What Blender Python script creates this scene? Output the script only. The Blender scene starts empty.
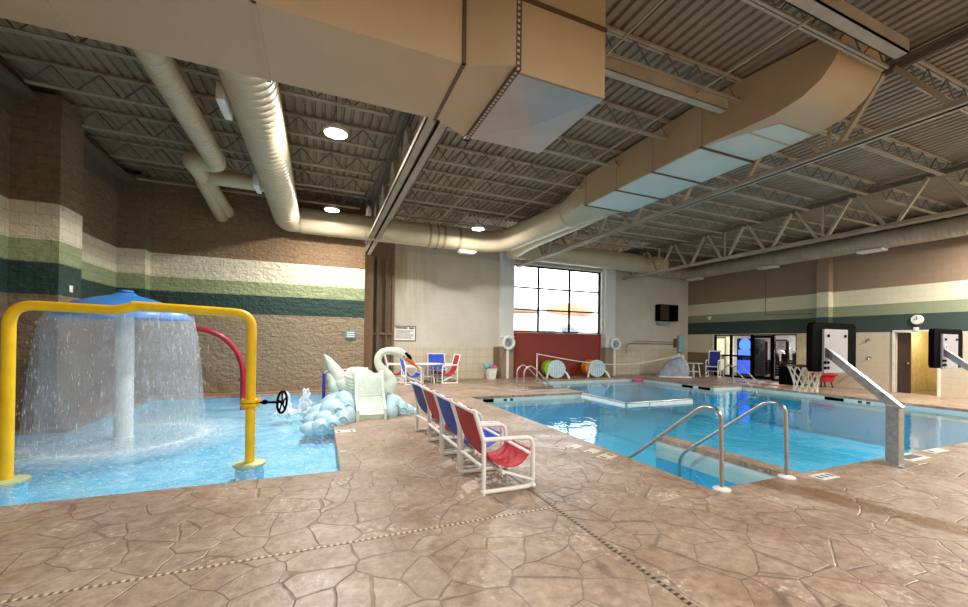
import bpy, bmesh, math, random
from mathutils import Vector, Matrix
random.seed(7)
C = bpy.context.scene.collection
PI = math.pi
R = math.radians
sc = bpy.context.scene

# ------------------------------------------------------------------ camera, world, exposure
cam_d = bpy.data.cameras.new('camera'); cam = bpy.data.objects.new('camera', cam_d); C.objects.link(cam)
def cam_rot(yaw, pitch, roll):
    f = Vector((math.sin(yaw)*math.cos(pitch), math.cos(yaw)*math.cos(pitch), math.sin(pitch)))
    r = Vector((math.cos(yaw), -math.sin(yaw), 0)); u = r.cross(f)
    r2 = r*math.cos(roll) + u*math.sin(roll); u2 = u*math.cos(roll) - r*math.sin(roll)
    return Matrix((r2, u2, -f)).transposed().to_4x4()
cam.matrix_world = Matrix.Translation((0, 0, 1.55)) @ cam_rot(R(22.49), R(.27), R(.76))
cam_d.sensor_width = 36; cam_d.lens = 396.6/968*36; cam_d.shift_y = 35.9/968
cam_d.clip_start = .05; cam_d.clip_end = 300
sc.camera = cam
sc.view_settings.view_transform = 'Standard'; sc.view_settings.look = 'None'
sc.view_settings.gamma = 1; sc.view_settings.use_curve_mapping = False
EXPOSURE = 0.0
sc.view_settings.exposure = EXPOSURE
w = bpy.data.worlds.new('sky'); sc.world = w; w.use_nodes = True
w.node_tree.nodes['Background'].inputs[0].default_value = (.93, .97, 1, 1)
w.node_tree.nodes['Background'].inputs[1].default_value = 6.0
LAMP_W = 230          # high-bay lamps
LAMP_COL = (1, .975, .94)

# ------------------------------------------------------------------ materials
def srgb(r, g, b):
    f = lambda c: (c/255/12.92) if c/255 <= .04045 else ((c/255+.055)/1.055)**2.4
    return (f(r), f(g), f(b), 1)
class NT:
    def __init__(s, name):
        s.m = bpy.data.materials.new(name); s.m.use_nodes = True
        s.t = s.m.node_tree; s.N = s.t.nodes; s.L = s.t.links
        s.b = s.N['Principled BSDF']; s.out = s.N['Material Output']
    def n(s, typ, **kw):
        x = s.N.new('ShaderNode'+typ)
        for k, v in kw.items():
            if k in x.inputs: x.inputs[k].default_value = v
            else: setattr(x, k, v)
        return x
    def l(s, a, b): s.L.new(a, b)
    def pos(s): return s.n('NewGeometry').outputs['Position']
    def obj(s): return s.n('TexCoord').outputs['Object']
    def math(s, op, a, b=None):
        x = s.n('Math', operation=op)
        for i, v in enumerate((a, b)):
            if v is None: continue
            if isinstance(v, (int, float)): x.inputs[i].default_value = v
            else: s.l(v, x.inputs[i])
        return x.outputs[0]
    def noise(s, scale, vec, detail=4, rough=.55):
        x = s.n('TexNoise'); x.inputs['Scale'].default_value = scale; x.inputs['Detail'].default_value = detail; x.inputs['Roughness'].default_value = rough
        s.l(vec, x.inputs['Vector']); return x.outputs['Fac']
    def ramp(s, fac, stops, interp='LINEAR'):
        x = s.n('ValToRGB'); x.color_ramp.interpolation = interp
        e = x.color_ramp.elements
        while len(e) < len(stops): e.new(.5)
        for i, (p, c) in enumerate(stops): e[i].position = p; e[i].color = c if not isinstance(c, (int, float)) else (c, c, c, 1)
        s.l(fac, x.inputs[0]); return x.outputs[0]
    def mix(s, fac, a, b, blend='MIX'):
        x = s.n('Mix', data_type='RGBA', blend_type=blend)
        for sock, v in ((x.inputs[0], fac), (x.inputs[6], a), (x.inputs[7], b)):
            if isinstance(v, (int, float, tuple)): sock.default_value = v
            else: s.l(v, sock)
        return x.outputs[2]
    def bump(s, h, strength=.3, dist=.02, prev=None):
        x = s.n('Bump'); x.inputs['Strength'].default_value = strength; x.inputs['Distance'].default_value = dist
        s.l(h, x.inputs['Height'])
        if prev is not None: s.l(prev, x.inputs['Normal'])
        return x.outputs[0]
def mat(name, col, rough=.5, metal=0, var=.12, vscale=6, bump=0, bscale=40, spec=None):
    t = NT(name); v = t.obj()
    n = t.noise(vscale, v)
    dark = tuple(c*(1-var) for c in col[:3])+(1,); lite = tuple(min(1, c*(1+var)) for c in col[:3])+(1,)
    t.l(t.ramp(n, [(.3, dark), (.7, lite)]), t.b.inputs['Base Color'])
    t.b.inputs['Roughness'].default_value = rough; t.b.inputs['Metallic'].default_value = metal
    if spec is not None: t.b.inputs['Specular IOR Level'].default_value = spec
    if bump: t.l(t.bump(t.noise(bscale, v), bump, .01), t.b.inputs['Normal'])
    return t.m
def emis(name, col, strength):
    t = NT(name); t.b.inputs['Base Color'].default_value = (0, 0, 0, 1)
    t.b.inputs['Emission Color'].default_value = col; t.b.inputs['Emission Strength'].default_value = strength
    return t.m

def band_wall(name, stops, split=.0, block=(.4, .2), bumpy=.25, stain=.15, tile_below=None, rough=.75, gap=.012, joint=.22, streak=None):
    """painted block wall: colour bands by height, block joints, optional split-face relief"""
    t = NT(name); p = t.pos()
    sx = t.n('SeparateXYZ'); t.l(p, sx.inputs[0])
    u = t.math('ADD', sx.outputs[0], sx.outputs[1]); z = sx.outputs[2]
    cv = t.n('CombineXYZ'); t.l(u, cv.inputs[0]); t.l(z, cv.inputs[1])
    zj = t.math('ADD', z, t.math('MULTIPLY', t.math('SUBTRACT', t.noise(9, p), .5), .03*split))
    fac = t.math('DIVIDE', zj, 7.0)
    col = t.ramp(fac, [(zz/7.0, c) for zz, c in stops], 'CONSTANT')
    n1 = t.noise(.9, p, 6); 
    col = t.mix(stain, col, t.ramp(n1, [(.3, srgb(70, 60, 48)), (.7, srgb(235, 228, 210))]), 'SOFT_LIGHT')
    br = t.n('TexBrick'); t.l(cv.outputs[0], br.inputs['Vector'])
    br.inputs['Scale'].default_value = 1; br.inputs['Brick Width'].default_value = block[0]; br.inputs['Row Height'].default_value = block[1]
    br.inputs['Mortar Size'].default_value = gap; br.inputs['Mortar Smooth'].default_value = .6
    col = t.mix(t.math('MULTIPLY', br.outputs['Fac'], joint), col, (0.03, .025, .02, 1))
    if streak:
        mp = t.n('Mapping'); mp.inputs['Scale'].default_value = (5, 5, .35); t.l(p, mp.inputs['Vector'])
        g = t.math('MULTIPLY', t.ramp(t.noise(1.0, mp.outputs[0], 5, .6), [(.38, 0.0), (.62, 1.0)]), t.ramp(t.math('DIVIDE', t.math('SUBTRACT', sx.outputs[0], streak[0]), streak[1]-streak[0]), [(0, 1.0), (1, 0.0)]))
        g = t.math('MULTIPLY', g, t.ramp(t.math('DIVIDE', z, 7), [(.2, 0.0), (.62, 1.0)]))
        col = t.mix(t.math('MULTIPLY', g, .75), col, srgb(140, 122, 78))
    h = t.math('MULTIPLY', br.outputs['Fac'], -1)
    nrm = t.bump(h, bumpy, .02)
    if split:
        mp = t.n('Mapping'); mp.inputs['Scale'].default_value = (1, 1, 1.6); t.l(p, mp.inputs['Vector'])
        hh = t.math('ADD', t.noise(7, mp.outputs[0], 5, .6), t.math('MULTIPLY', t.noise(2.6, mp.outputs[0], 3), .7))
        nrm = t.bump(hh, min(1, .9*split), .09, nrm)
        col = t.mix(.25*split, col, t.ramp(t.noise(14, p, 5), [(.35, srgb(60, 50, 40)), (.65, srgb(230, 222, 205))]), 'SOFT_LIGHT')
    else:
        nrm = t.bump(t.noise(60, p), .08, .01, nrm)
    t.l(nrm, t.b.inputs['Normal'])
    if tile_below:
        ht, tc, tw = tile_below
        tl = t.n('TexBrick'); t.l(cv.outputs[0], tl.inputs['Vector']); tl.offset = 0
        tl.inputs['Scale'].default_value = 1; tl.inputs['Brick Width'].default_value = tw; tl.inputs['Row Height'].default_value = tw; tl.inputs['Mortar Size'].default_value = .006
        tl.inputs['Color1'].default_value = tc; tl.inputs['Color2'].default_value = tuple(c*.93 for c in tc[:3])+(1,); tl.inputs['Mortar'].default_value = tuple(c*.6 for c in tc[:3])+(1,)
        below = t.math('LESS_THAN', z, ht)
        col = t.mix(below, col, tl.outputs['Color'])
        r = t.math('SUBTRACT', rough, t.math('MULTIPLY', below, .4)); t.l(r, t.b.inputs['Roughness'])
    else: t.b.inputs['Roughness'].default_value = rough
    t.l(col, t.b.inputs['Base Color'])
    return t.m
TAN = srgb(140, 114, 86); CREAM = srgb(224, 214, 190); SAGE = srgb(150, 160, 120); DARKG = srgb(40, 66, 60)
M = {}
M['brick'] = band_wall('split face block with painted bands', [(0, srgb(150, 133, 110)), (2.215, DARKG), (2.785, SAGE), (3.16, CREAM), (3.785, TAN)], split=1.0)
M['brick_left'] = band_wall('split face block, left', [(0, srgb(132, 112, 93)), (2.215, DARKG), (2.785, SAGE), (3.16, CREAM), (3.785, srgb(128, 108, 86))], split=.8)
M['wall_right'] = band_wall('smooth block with painted bands', [(0, srgb(142, 118, 88)), (1.12, srgb(228, 218, 186)), (2.05, srgb(54, 70, 64)), (2.64, srgb(146, 152, 120)), (3.02, srgb(220, 210, 180)), (3.59, srgb(146, 122, 98))], stain=.1, joint=.08)
M['wall_shower'] = band_wall('tan block by the showers', [(0, srgb(206, 192, 166)), (2.05, srgb(54, 70, 64)), (2.64, srgb(146, 152, 120)), (3.02, srgb(220, 210, 180)), (3.59, srgb(146, 122, 98))], stain=.1, joint=.08)
M['wall_grey'] = band_wall('grey painted block', [(0, srgb(200, 193, 178)), (1.3, srgb(204, 199, 186)), (5.0, srgb(190, 184, 170))], stain=.3, tile_below=(1.3, srgb(205, 194, 168), .3), joint=.06, bumpy=.15, streak=(2.5, 4.6))
M['column'] = band_wall('white column with brown foot', [(0, srgb(150, 132, 110)), (1.32, srgb(216, 218, 214))], stain=.08, bumpy=.06, joint=.03)
M['cream'] = mat('cream plaster', srgb(224, 208, 160), .7)
M['brown_trim'] = mat('brown painted trim', srgb(120, 98, 74), .6)
M['wood_dark'] = mat('dark brown door', srgb(62, 40, 28), .45)
M['white_trim'] = mat('white trim', srgb(228, 224, 210), .5)
M['red_panel'] = mat('red panel under window', srgb(140, 48, 36), .6, var=.08, bump=.1)
M['deck_roof'] = mat('tan painted roof deck', srgb(138, 122, 102), .6, var=.15, vscale=1.5)
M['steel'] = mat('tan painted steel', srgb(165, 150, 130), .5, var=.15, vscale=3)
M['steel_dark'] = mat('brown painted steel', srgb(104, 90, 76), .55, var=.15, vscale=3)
M['duct'] = mat('tan painted sheet metal', srgb(184, 160, 126), .42, var=.06, vscale=1.2, bump=.05, bscale=3)
M['duct_round'] = mat('cream painted round duct', srgb(190, 176, 146), .4, var=.08, vscale=2)
M['duct_bare'] = mat('bare galvanised panel', srgb(176, 166, 160), .42, .5, var=.08, vscale=1.6)
M['duct_grey'] = mat('grey green insulated duct panel', srgb(196, 202, 192), .5, var=.06, vscale=1.2)
M['duct_seam'] = mat('brown seam', srgb(92, 66, 44), .5)
M['flange'] = mat('perforated brown flange', srgb(86, 66, 52), .5)
def flange_mat():
    t = NT('perforated brown flange'); sx = t.n('SeparateXYZ'); t.l(t.pos(), sx.inputs[0])
    f = t.math('GREATER_THAN', t.math('FRACT', t.math('MULTIPLY', t.math('ADD', sx.outputs[1], sx.outputs[2]), 17)), .52)
    g = t.math('LESS_THAN', t.math('ABSOLUTE', t.math('SUBTRACT', sx.outputs[0], 1.728)), .013)
    t.l(t.mix(t.math('MULTIPLY', f, g), srgb(86, 66, 52), srgb(196, 176, 148)), t.b.inputs['Base Color']); t.b.inputs['Roughness'].default_value = .5
    return t.m
M['flange'] = flange_mat()
M['white_metal'] = mat('white metal', srgb(226, 226, 220), .4)
M['steel_shiny'] = mat('brushed stainless steel', srgb(186, 186, 184), .28, 1.0, var=.1)
M['galv'] = mat('galvanised steel', srgb(170, 172, 172), .38, .85, var=.22, vscale=14)
M['pvc'] = mat('white pvc pipe', srgb(236, 236, 232), .35, var=.03)
M['fabric_red'] = mat('red mesh sling', srgb(186, 28, 44), .6, bump=.3, bscale=160)
M['fabric_blue'] = mat('blue mesh sling', srgb(28, 72, 196), .6, bump=.3, bscale=160)
M['fabric_navy'] = mat('navy sling', srgb(24, 44, 140), .6, bump=.3, bscale=160)
M['yellow'] = mat('yellow paint', srgb(244, 196, 20), .38, var=.1, vscale=5)
M['red_pipe'] = mat('red paint', srgb(168, 26, 50), .35)
M['black'] = mat('black', srgb(8, 8, 9), .8, spec=.05)
M['blue_cap'] = mat('blue fibreglass', srgb(62, 136, 214), .35, var=.1, vscale=4)
M['blue_post'] = mat('blue paint', srgb(48, 66, 176), .4)
M['white_fg'] = mat('white fibreglass', srgb(232, 234, 232), .35, var=.05)
M['swan'] = mat('pale greenish white fibreglass', srgb(216, 224, 208), .42, var=.1, vscale=5)
M['swan_slide'] = mat('worn pale slide', srgb(206, 222, 208), .35, var=.12, vscale=8)
M['cloud'] = mat('pale blue cloud fibreglass', srgb(182, 216, 228), .45, var=.16, vscale=6)
M['orange'] = mat('orange beak', srgb(222, 112, 52), .45)
M['orange_f'] = mat('orange foam', srgb(226, 140, 50), .6)
M['green_f'] = mat('lime foam', srgb(150, 196, 40), .6)
M['pale_blue'] = mat('pale blue white board', srgb(196, 220, 226), .45)
M['teal'] = mat('pale teal board', srgb(150, 196, 196), .5)
M['sign_white'] = mat('sign white', srgb(232, 230, 222), .5)
M['ink'] = mat('dark print', srgb(60, 60, 62), .6)
M['teal_sign'] = mat('teal sign', srgb(84, 140, 138), .5)
M['cover'] = mat('grey blue tarp', srgb(150, 164, 176), .55, var=.25, vscale=5, bump=.5, bscale=7)
M['red_plastic'] = mat('red plastic', srgb(176, 34, 44), .4)
M['pink'] = mat('pink foam', srgb(232, 90, 130), .6)
M['purple'] = mat('lilac foam', srgb(150, 120, 190), .6)
M['aqua'] = mat('aqua foam', srgb(110, 190, 180), .6)
M['cardboard'] = mat('brown step', srgb(150, 110, 80), .7)
M['rope'] = mat('white rope', srgb(232, 224, 204), .7)
M['plate'] = mat('grey backboard plate', srgb(170, 170, 176), .4, var=.04)
M['tile_white'] = mat('white tile', srgb(226, 226, 222), .25, var=.04)
M['cream_tile'] = mat('cream tile', srgb(206, 194, 166), .35, var=.06)
M['gutter'] = mat('pale pool tile band', srgb(206, 214, 208), .25, var=.06, vscale=2)
M['recess_shade'] = mat('painted recess shade', srgb(70, 62, 56), .7)
M['gym_floor'] = mat('dark gym floor', srgb(70, 66, 64), .5)
M['gym_wall'] = mat('gym wall', srgb(176, 164, 158), .7)
M['outside'] = mat('snowy ground outside', srgb(235, 232, 226), .9, var=.05)
M['rock_grey'] = mat('grey rock outside', srgb(120, 122, 132), .9, var=.3, vscale=2)
M['rock'] = mat('red rock outside', srgb(166, 122, 92), .9, var=.3, vscale=1.2)
M['lens'] = emis('lamp lens', (1, .93, .82, 1), 40)

# stamped concrete
def deck_mat():
    t = NT('stamped concrete flagstones'); p = t.pos()
    nz = t.n('TexNoise'); nz.inputs['Scale'].default_value = 1.3; nz.inputs['Detail'].default_value = 3; t.l(p, nz.inputs['Vector'])
    off = t.n('VectorMath', operation='SCALE'); sub = t.n('VectorMath', operation='SUBTRACT'); t.l(nz.outputs['Color'], sub.inputs[0]); sub.inputs[1].default_value = (.5, .5, .5)
    t.l(sub.outputs[0], off.inputs[0]); off.inputs['Scale'].default_value = .22
    ad = t.n('VectorMath', operation='ADD'); t.l(p, ad.inputs[0]); t.l(off.outputs[0], ad.inputs[1])
    fl = t.n('VectorMath', operation='MULTIPLY'); t.l(ad.outputs[0], fl.inputs[0]); fl.inputs[1].default_value = (1, 1, 0)
    def vor(feat):
        v = t.n('TexVoronoi', feature=feat); v.inputs['Scale'].default_value = 3.0; v.inputs['Randomness'].default_value = .95; t.l(fl.outputs[0], v.inputs['Vector']); return v
    ve = vor('DISTANCE_TO_EDGE'); vc = vor('F1')
    groove = t.ramp(ve.outputs['Distance'], [(.0, 1.0), (.008, .9), (.024, 0.0)])
    base = t.ramp(t.noise(1.1, p, 6, .6), [(.28, srgb(138, 115, 99)), (.5, srgb(160, 141, 126)), (.72, srgb(184, 170, 155))])
    per = t.n('SeparateColor'); t.l(vc.outputs['Color'], per.inputs[0])
    base = t.mix(t.math('MULTIPLY', per.outputs[0], .35), base, srgb(146, 128, 111))
    base = t.mix(.8, base, t.ramp(t.noise(12, p, 10, .75), [(.3, srgb(90, 74, 60)), (.7, srgb(240, 230, 216))]), 'SOFT_LIGHT')
    # worn white flecks
    fleck = t.ramp(t.math('MULTIPLY', t.noise(24, p, 3, .7), t.noise(1.7, p, 2)), [(.355, 0.0), (.40, 1.0)])
    base = t.mix(t.math('MULTIPLY', fleck, .45), base, srgb(226, 214, 198))
    # wet brown run-off strip from the entry steps toward the right, plus dark damp spots
    sx = t.n('SeparateXYZ'); t.l(p, sx.inputs[0])
    wob = t.math('MULTIPLY', t.math('SUBTRACT', t.noise(2.2, p, 4), .5), .35)
    d = t.math('ABSOLUTE', t.math('ADD', t.math('SUBTRACT', sx.outputs[0], t.math('ADD', 4.62, t.math('MULTIPLY', t.math('SUBTRACT', 3.05, sx.outputs[1]), .30))), wob))
    strip = t.math('MULTIPLY', t.ramp(d, [(.14, 1.0), (.24, 0.0)]), t.ramp(t.math('DIVIDE', sx.outputs[1], 10), [(.305, 1.0), (.32, 0.0)]))
    sp = t.math('MULTIPLY', t.ramp(t.noise(5.5, p, 3), [(.66, 0.0), (.70, 1.0)]), t.ramp(t.math('DIVIDE', sx.outputs[0], 10), [(.25, 0.0), (.33, 1.0)]))
    damp = t.math('MAXIMUM', strip, t.math('MULTIPLY', sp, .8))
    base = t.mix(t.math('MULTIPLY', damp, .65), base, srgb(116, 82, 46))
    base = t.mix(t.math('MULTIPLY', groove, .5), base, srgb(84, 70, 58))
    t.l(base, t.b.inputs['Base Color'])
    rgh = t.ramp(t.noise(2.1, p, 5, .6), [(.32, .26), (.68, .56)])
    t.l(t.math('SUBTRACT', rgh, t.math('MULTIPLY', damp, .15)), t.b.inputs['Roughness'])
    h = t.math('ADD', t.math('MULTIPLY', groove, -1.0), t.math('MULTIPLY', t.noise(8, p, 8, .66), 1.1))
    t.l(t.bump(h, .38, .016), t.b.inputs['Normal'])
    return t.m
M['deck'] = deck_mat()
def basin_mat(name, c1, c2, scale=3):
    t = NT(name); p = t.pos()
    t.l(t.ramp(t.noise(scale, p, 3), [(.3, c1), (.7, c2)]), t.b.inputs['Base Color']); t.b.inputs['Roughness'].default_value = .5
    return t.m
M['basin'] = basin_mat('turquoise pool plaster', srgb(58, 172, 210), srgb(78, 188, 222), .6)
M['basin_kid'] = basin_mat('light blue pool plaster', srgb(112, 196, 234), srgb(172, 224, 246), 4)
def water_mat(name, tint, waves, foam=None, rough=.01):
    t = NT(name); p = t.pos()
    tr = t.n('BsdfTransparent'); tr.inputs[0].default_value = tint
    gl = t.n('BsdfGlossy'); gl.inputs['Roughness'].default_value = rough; gl.inputs['Color'].default_value = (1, 1, 1, 1)
    h = None
    for scale, amp in waves:
        nn = t.math('MULTIPLY', t.noise(scale, p, 2, .5), amp); h = nn if h is None else t.math('ADD', h, nn)
    nb = t.bump(h, 1.0, .1); t.l(nb, gl.inputs['Normal'])
    fr = t.n('Fresnel'); fr.inputs['IOR'].default_value = 1.22; t.l(nb, fr.inputs['Normal'])
    bk = t.n('NewGeometry').outputs['Backfacing']
    mx = t.n('MixShader'); t.l(t.math('MULTIPLY', fr.outputs[0], t.math('SUBTRACT', 1.0, bk)), mx.inputs[0]); t.l(tr.outputs[0], mx.inputs[1]); t.l(gl.outputs[0], mx.inputs[2])
    res = mx.outputs[0]
    if foam:
        cx, cy, r0, r1 = foam
        sx = t.n('SeparateXYZ'); t.l(p, sx.inputs[0])
        dx = t.math('SUBTRACT', sx.outputs[0], cx); dy = t.math('SUBTRACT', sx.outputs[1], cy)
        rr = t.math('SQRT', t.math('ADD', t.math('MULTIPLY', dx, dx), t.math('MULTIPLY', dy, dy)))
        ring = t.ramp(t.math('DIVIDE', rr, 4), [(0, .25), (r0/4, .55), ((r0+.12)/4, .95), (r1/4, .45), ((r1+.6)/4, 0.0)])
        fl = t.ramp(t.noise(16, p, 4, .7), [(.40, 0.0), (.62, 1.0)])
        sparkle = t.math('MULTIPLY', t.ramp(t.noise(24, p, 3, .75), [(.54, 0.0), (.66, 1.0)]), .6)  # white specks painted over the whole splash pool as sparkle on the ripples
        fac = t.math('MINIMUM', t.math('ADD', t.math('MULTIPLY', ring, t.math('ADD', t.math('MULTIPLY', fl, .55), .35)), sparkle), .92)
        df = t.n('BsdfDiffuse'); df.inputs['Color'].default_value = srgb(226, 238, 244)
        m2 = t.n('MixShader'); t.l(fac, m2.inputs[0]); t.l(res, m2.inputs[1]); t.l(df.outputs[0], m2.inputs[2]); res = m2.outputs[0]
    t.l(res, t.out.inputs['Surface']); t.N.remove(t.b)
    return t.m
M['water'] = water_mat('pool water', (.80, .97, 1.0, 1), [(1.1, .11), (3.6, .055)])
M['water_kid'] = water_mat('splash pool water', (.86, .97, 1.0, 1), [(2.2, .25), (7, .12), (18, .05)], foam=(-2.93, 8.2, .95, 1.25), rough=.05)
def curtain_mat():
    t = NT('falling water'); p = t.pos()
    sx = t.n('SeparateXYZ'); t.l(p, sx.inputs[0])
    ang = t.math('ARCTAN2', t.math('SUBTRACT', sx.outputs[1], 8.2), t.math('SUBTRACT', sx.outputs[0], -2.93))
    cv = t.n('CombineXYZ'); t.l(t.math('MULTIPLY', ang, 14), cv.inputs[0]); t.l(t.math('MULTIPLY', sx.outputs[2], 1.6), cv.inputs[1])
    n1 = t.noise(1.6, cv.outputs[0], 6, .7)
    cv2 = t.n('CombineXYZ'); t.l(t.math('MULTIPLY', ang, 30), cv2.inputs[0]); t.l(t.math('MULTIPLY', sx.outputs[2], 9), cv2.inputs[1])
    n2 = t.noise(1.0, cv2.outputs[0], 4, .7)
    a = t.ramp(t.math('ADD', t.math('MULTIPLY', n1, .6), t.math('MULTIPLY', n2, .4)), [(.40, .06), (.53, .17), (.68, .58)])
    tr = t.n('BsdfTransparent'); df = t.n('BsdfDiffuse'); df.inputs['Color'].default_value = srgb(226, 234, 240)
    tl = t.n('BsdfTranslucent'); tl.inputs['Color'].default_value = srgb(226, 234, 240)
    am = t.n('AddShader'); half = t.n('MixShader'); half.inputs[0].default_value = .5
    t.l(df.outputs[0], half.inputs[1]); t.l(tl.outputs[0], half.inputs[2])
    mx = t.n('MixShader'); t.l(a, mx.inputs[0]); t.l(tr.outputs[0], mx.inputs[1]); t.l(half.outputs[0], mx.inputs[2])
    t.N.remove(am); t.N.remove(t.b); t.l(mx.outputs[0], t.out.inputs['Surface'])
    return t.m
M['curtain'] = curtain_mat()
M['spray'] = mat('white spray', srgb(232, 240, 246), .5, var=.03)
def glass_mat(name, tint=(.96, .98, .98, 1), refl=1.45):
    t = NT(name)
    tr = t.n('BsdfTransparent'); tr.inputs[0].default_value = tint
    gl = t.n('BsdfGlossy'); gl.inputs['Roughness'].default_value = .01
    fr = t.n('Fresnel'); fr.inputs['IOR'].default_value = refl
    mx = t.n('MixShader'); t.l(fr.outputs[0], mx.inputs[0]); t.l(tr.outputs[0], mx.inputs[1]); t.l(gl.outputs[0], mx.inputs[2])
    t.N.remove(t.b); t.l(mx.outputs[0], t.out.inputs['Surface']); return t.m
M['glass'] = glass_mat('window glass')
def drain_mat(name, c1, c2, axis, n=26):
    t = NT(name); sx = t.n('SeparateXYZ'); t.l(t.pos(), sx.inputs[0])
    f = t.math('FRACT', t.math('MULTIPLY', sx.outputs[axis], n))
    t.l(t.mix(t.math('GREATER_THAN', f, .5), c1, c2), t.b.inputs['Base Color']); t.b.inputs['Roughness'].default_value = .5
    return t.m
M['drain_x'] = drain_mat('pale slotted drain', srgb(206, 188, 160), srgb(118, 96, 78), 0, 22)
M['drain_y'] = drain_mat('dark slotted drain', srgb(150, 130, 108), srgb(66, 54, 44), 1, 22)

# ------------------------------------------------------------------ mesh builder
class MB:
    def __init__(s): s.bm = bmesh.new()
    def _quadring(s, rings, closed_ring=True, caps=True, closed_path=False):
        bm = s.bm; vr = [[bm.verts.new(p) for p in r] for r in rings]; n = len(vr[0])
        m = len(vr); rng = range(m if closed_path else m-1)
        for i in rng:
            a, b = vr[i], vr[(i+1) % m]
            for j in range(n if closed_ring else n-1):
                k = (j+1) % n
                try: bm.faces.new((a[j], a[k], b[k], b[j]))
                except ValueError: pass
        if caps and closed_ring and not closed_path:
            for r in (vr[0], vr[-1]):
                try: bm.faces.new(r if r is vr[-1] else list(reversed(r)))
                except ValueError: pass
        return s
    def box(s, x0, x1, y0, y1, z0, z1, bev=0, mtx=None):
        bm2 = bmesh.new(); bmesh.ops.create_cube(bm2, size=1)
        bmesh.ops.scale(bm2, vec=(x1-x0, y1-y0, z1-z0), verts=bm2.verts)
        bmesh.ops.translate(bm2, vec=((x0+x1)/2, (y0+y1)/2, (z0+z1)/2), verts=bm2.verts)
        if bev: bmesh.ops.bevel(bm2, geom=bm2.edges[:], offset=bev, segments=2, affect='EDGES', profile=.5)
        return s.merge(bm2, mtx)
    def merge(s, bm2, mtx=None):
        if mtx: bmesh.ops.transform(bm2, matrix=mtx, verts=bm2.verts)
        d = {v: s.bm.verts.new(v.co) for v in bm2.verts}
        for f in bm2.faces:
            try: s.bm.faces.new([d[v] for v in f.verts])
            except ValueError: pass
        bm2.free(); return s
    def loft(s, pts, radii, n=12, caps=True, closed=False, up=(0, 0, 1), sq=1.0):
        """tube along pts; radii: number, list of numbers or list of (a, b)"""
        P = [Vector(p) for p in pts]; m = len(P); rings = []
        if not isinstance(radii, (list, tuple)): radii = [radii]*m
        T = []
        for i in range(m):
            if closed: d = P[(i+1) % m]-P[i-1]
            else: d = P[min(i+1, m-1)]-P[max(i-1, 0)]
            T.append(d.normalized())
        u = Vector(up)
        if abs(T[0].dot(u)) > .95: u = Vector((1, 0, 0)) if abs(T[0].x) < .9 else Vector((0, 1, 0))
        N = (u-T[0]*u.dot(T[0])).normalized()
        for i in range(m):
            if i:
                ax = T[i-1].cross(T[i])
                if ax.length > 1e-6: N = Matrix.Rotation(T[i-1].angle(T[i]), 3, ax.normalized()) @ N
                N = (N-T[i]*N.dot(T[i])).normalized()
            B = T[i].cross(N); r = radii[i]; a, b = (r, r) if isinstance(r, (int, float)) else r
            ring = []
            for k in range(n):
                t = 2*PI*k/n; ring.append(P[i]+N*(b*math.sin(t))+B*(a*math.cos(t)))
            rings.append(ring)
        return s._quadring(rings, True, caps, closed)
    def lathe(s, prof, c=(0, 0, 0), n=24, axis='z', caps=False):
        rings = []
        for r, h in prof:
            ring = []
            for k in range(n):
                t = 2*PI*k/n; x, y = r*math.cos(t), r*math.sin(t)
                v = {'z': (x, y, h), 'x': (h, x, y), 'y': (y, h, x)}[axis]
                ring.append(Vector(v)+Vector(c))
            rings.append(ring)
        return s._quadring(rings, True, caps)
    def cyl(s, a, b, r, n=14): return s.loft([a, b], r, n)
    def prism(s, poly, axis, a, b):
        """extrude 2-D poly along axis between a and b"""
        def P(u, v, w): return {'x': (w, u, v), 'y': (u, w, v), 'z': (u, v, w)}[axis]
        return s._quadring([[P(u, v, a) for u, v in poly], [P(u, v, b) for u, v in poly]])
    def quad(s, *p): s.bm.faces.new([s.bm.verts.new(q) for q in p]); return s
    def ball(s, c, r, sub=2, jit=0):
        bm2 = bmesh.new(); bmesh.ops.create_icosphere(bm2, subdivisions=sub, radius=1)
        rr = r if isinstance(r, (tuple, list)) else (r, r, r)
        for v in bm2.verts:
            k = 1+random.uniform(-jit, jit); v.co = Vector((v.co.x*rr[0]*k+c[0], v.co.y*rr[1]*k+c[1], v.co.z*rr[2]*k+c[2]))
        return s.merge(bm2)
    def build(s, name, m, parent=None, loc=None, smooth=True, ang=38):
        bm = s.bm
        if loc is not None: bmesh.ops.translate(bm, vec=-Vector(loc), verts=bm.verts)
        bmesh.ops.recalc_face_normals(bm, faces=bm.faces[:])
        me = bpy.data.meshes.new(name); bm.to_mesh(me); bm.free()
        if smooth and len(me.polygons):
            me.polygons.foreach_set('use_smooth', [True]*len(me.polygons)); me.set_sharp_from_angle(angle=R(ang))
        me.materials.append(M[m] if isinstance(m, str) else m)
        o = bpy.data.objects.new(name, me); C.objects.link(o)
        if loc is not None and parent is None: o.location = loc
        if parent is not None: o.parent = parent
        return o
def arc(c, r, a0, a1, plane, n=8):
    out = []
    for i in range(n+1):
        t = R(a0+(a1-a0)*i/n); u, v = r*math.cos(t), r*math.sin(t)
        out.append({'xy': (c[0]+u, c[1]+v, c[2]), 'xz': (c[0]+u, c[1], c[2]+v), 'yz': (c[0], c[1]+u, c[2]+v)}[plane])
    return out
def fillet(pts, r, n=6):
    """round the inner corners of a polyline"""
    P = [Vector(p) for p in pts]; out = [P[0]]
    for i in range(1, len(P)-1):
        a = (P[i-1]-P[i]); b = (P[i+1]-P[i]); rr = min(r, a.length*.49, b.length*.49)
        p0 = P[i]+a.normalized()*rr; p1 = P[i]+b.normalized()*rr
        for k in range(n+1):
            t = k/n; out.append(p0*(1-t)**2+P[i]*2*t*(1-t)+p1*t*t)
    out.append(P[-1]); return out
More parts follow.
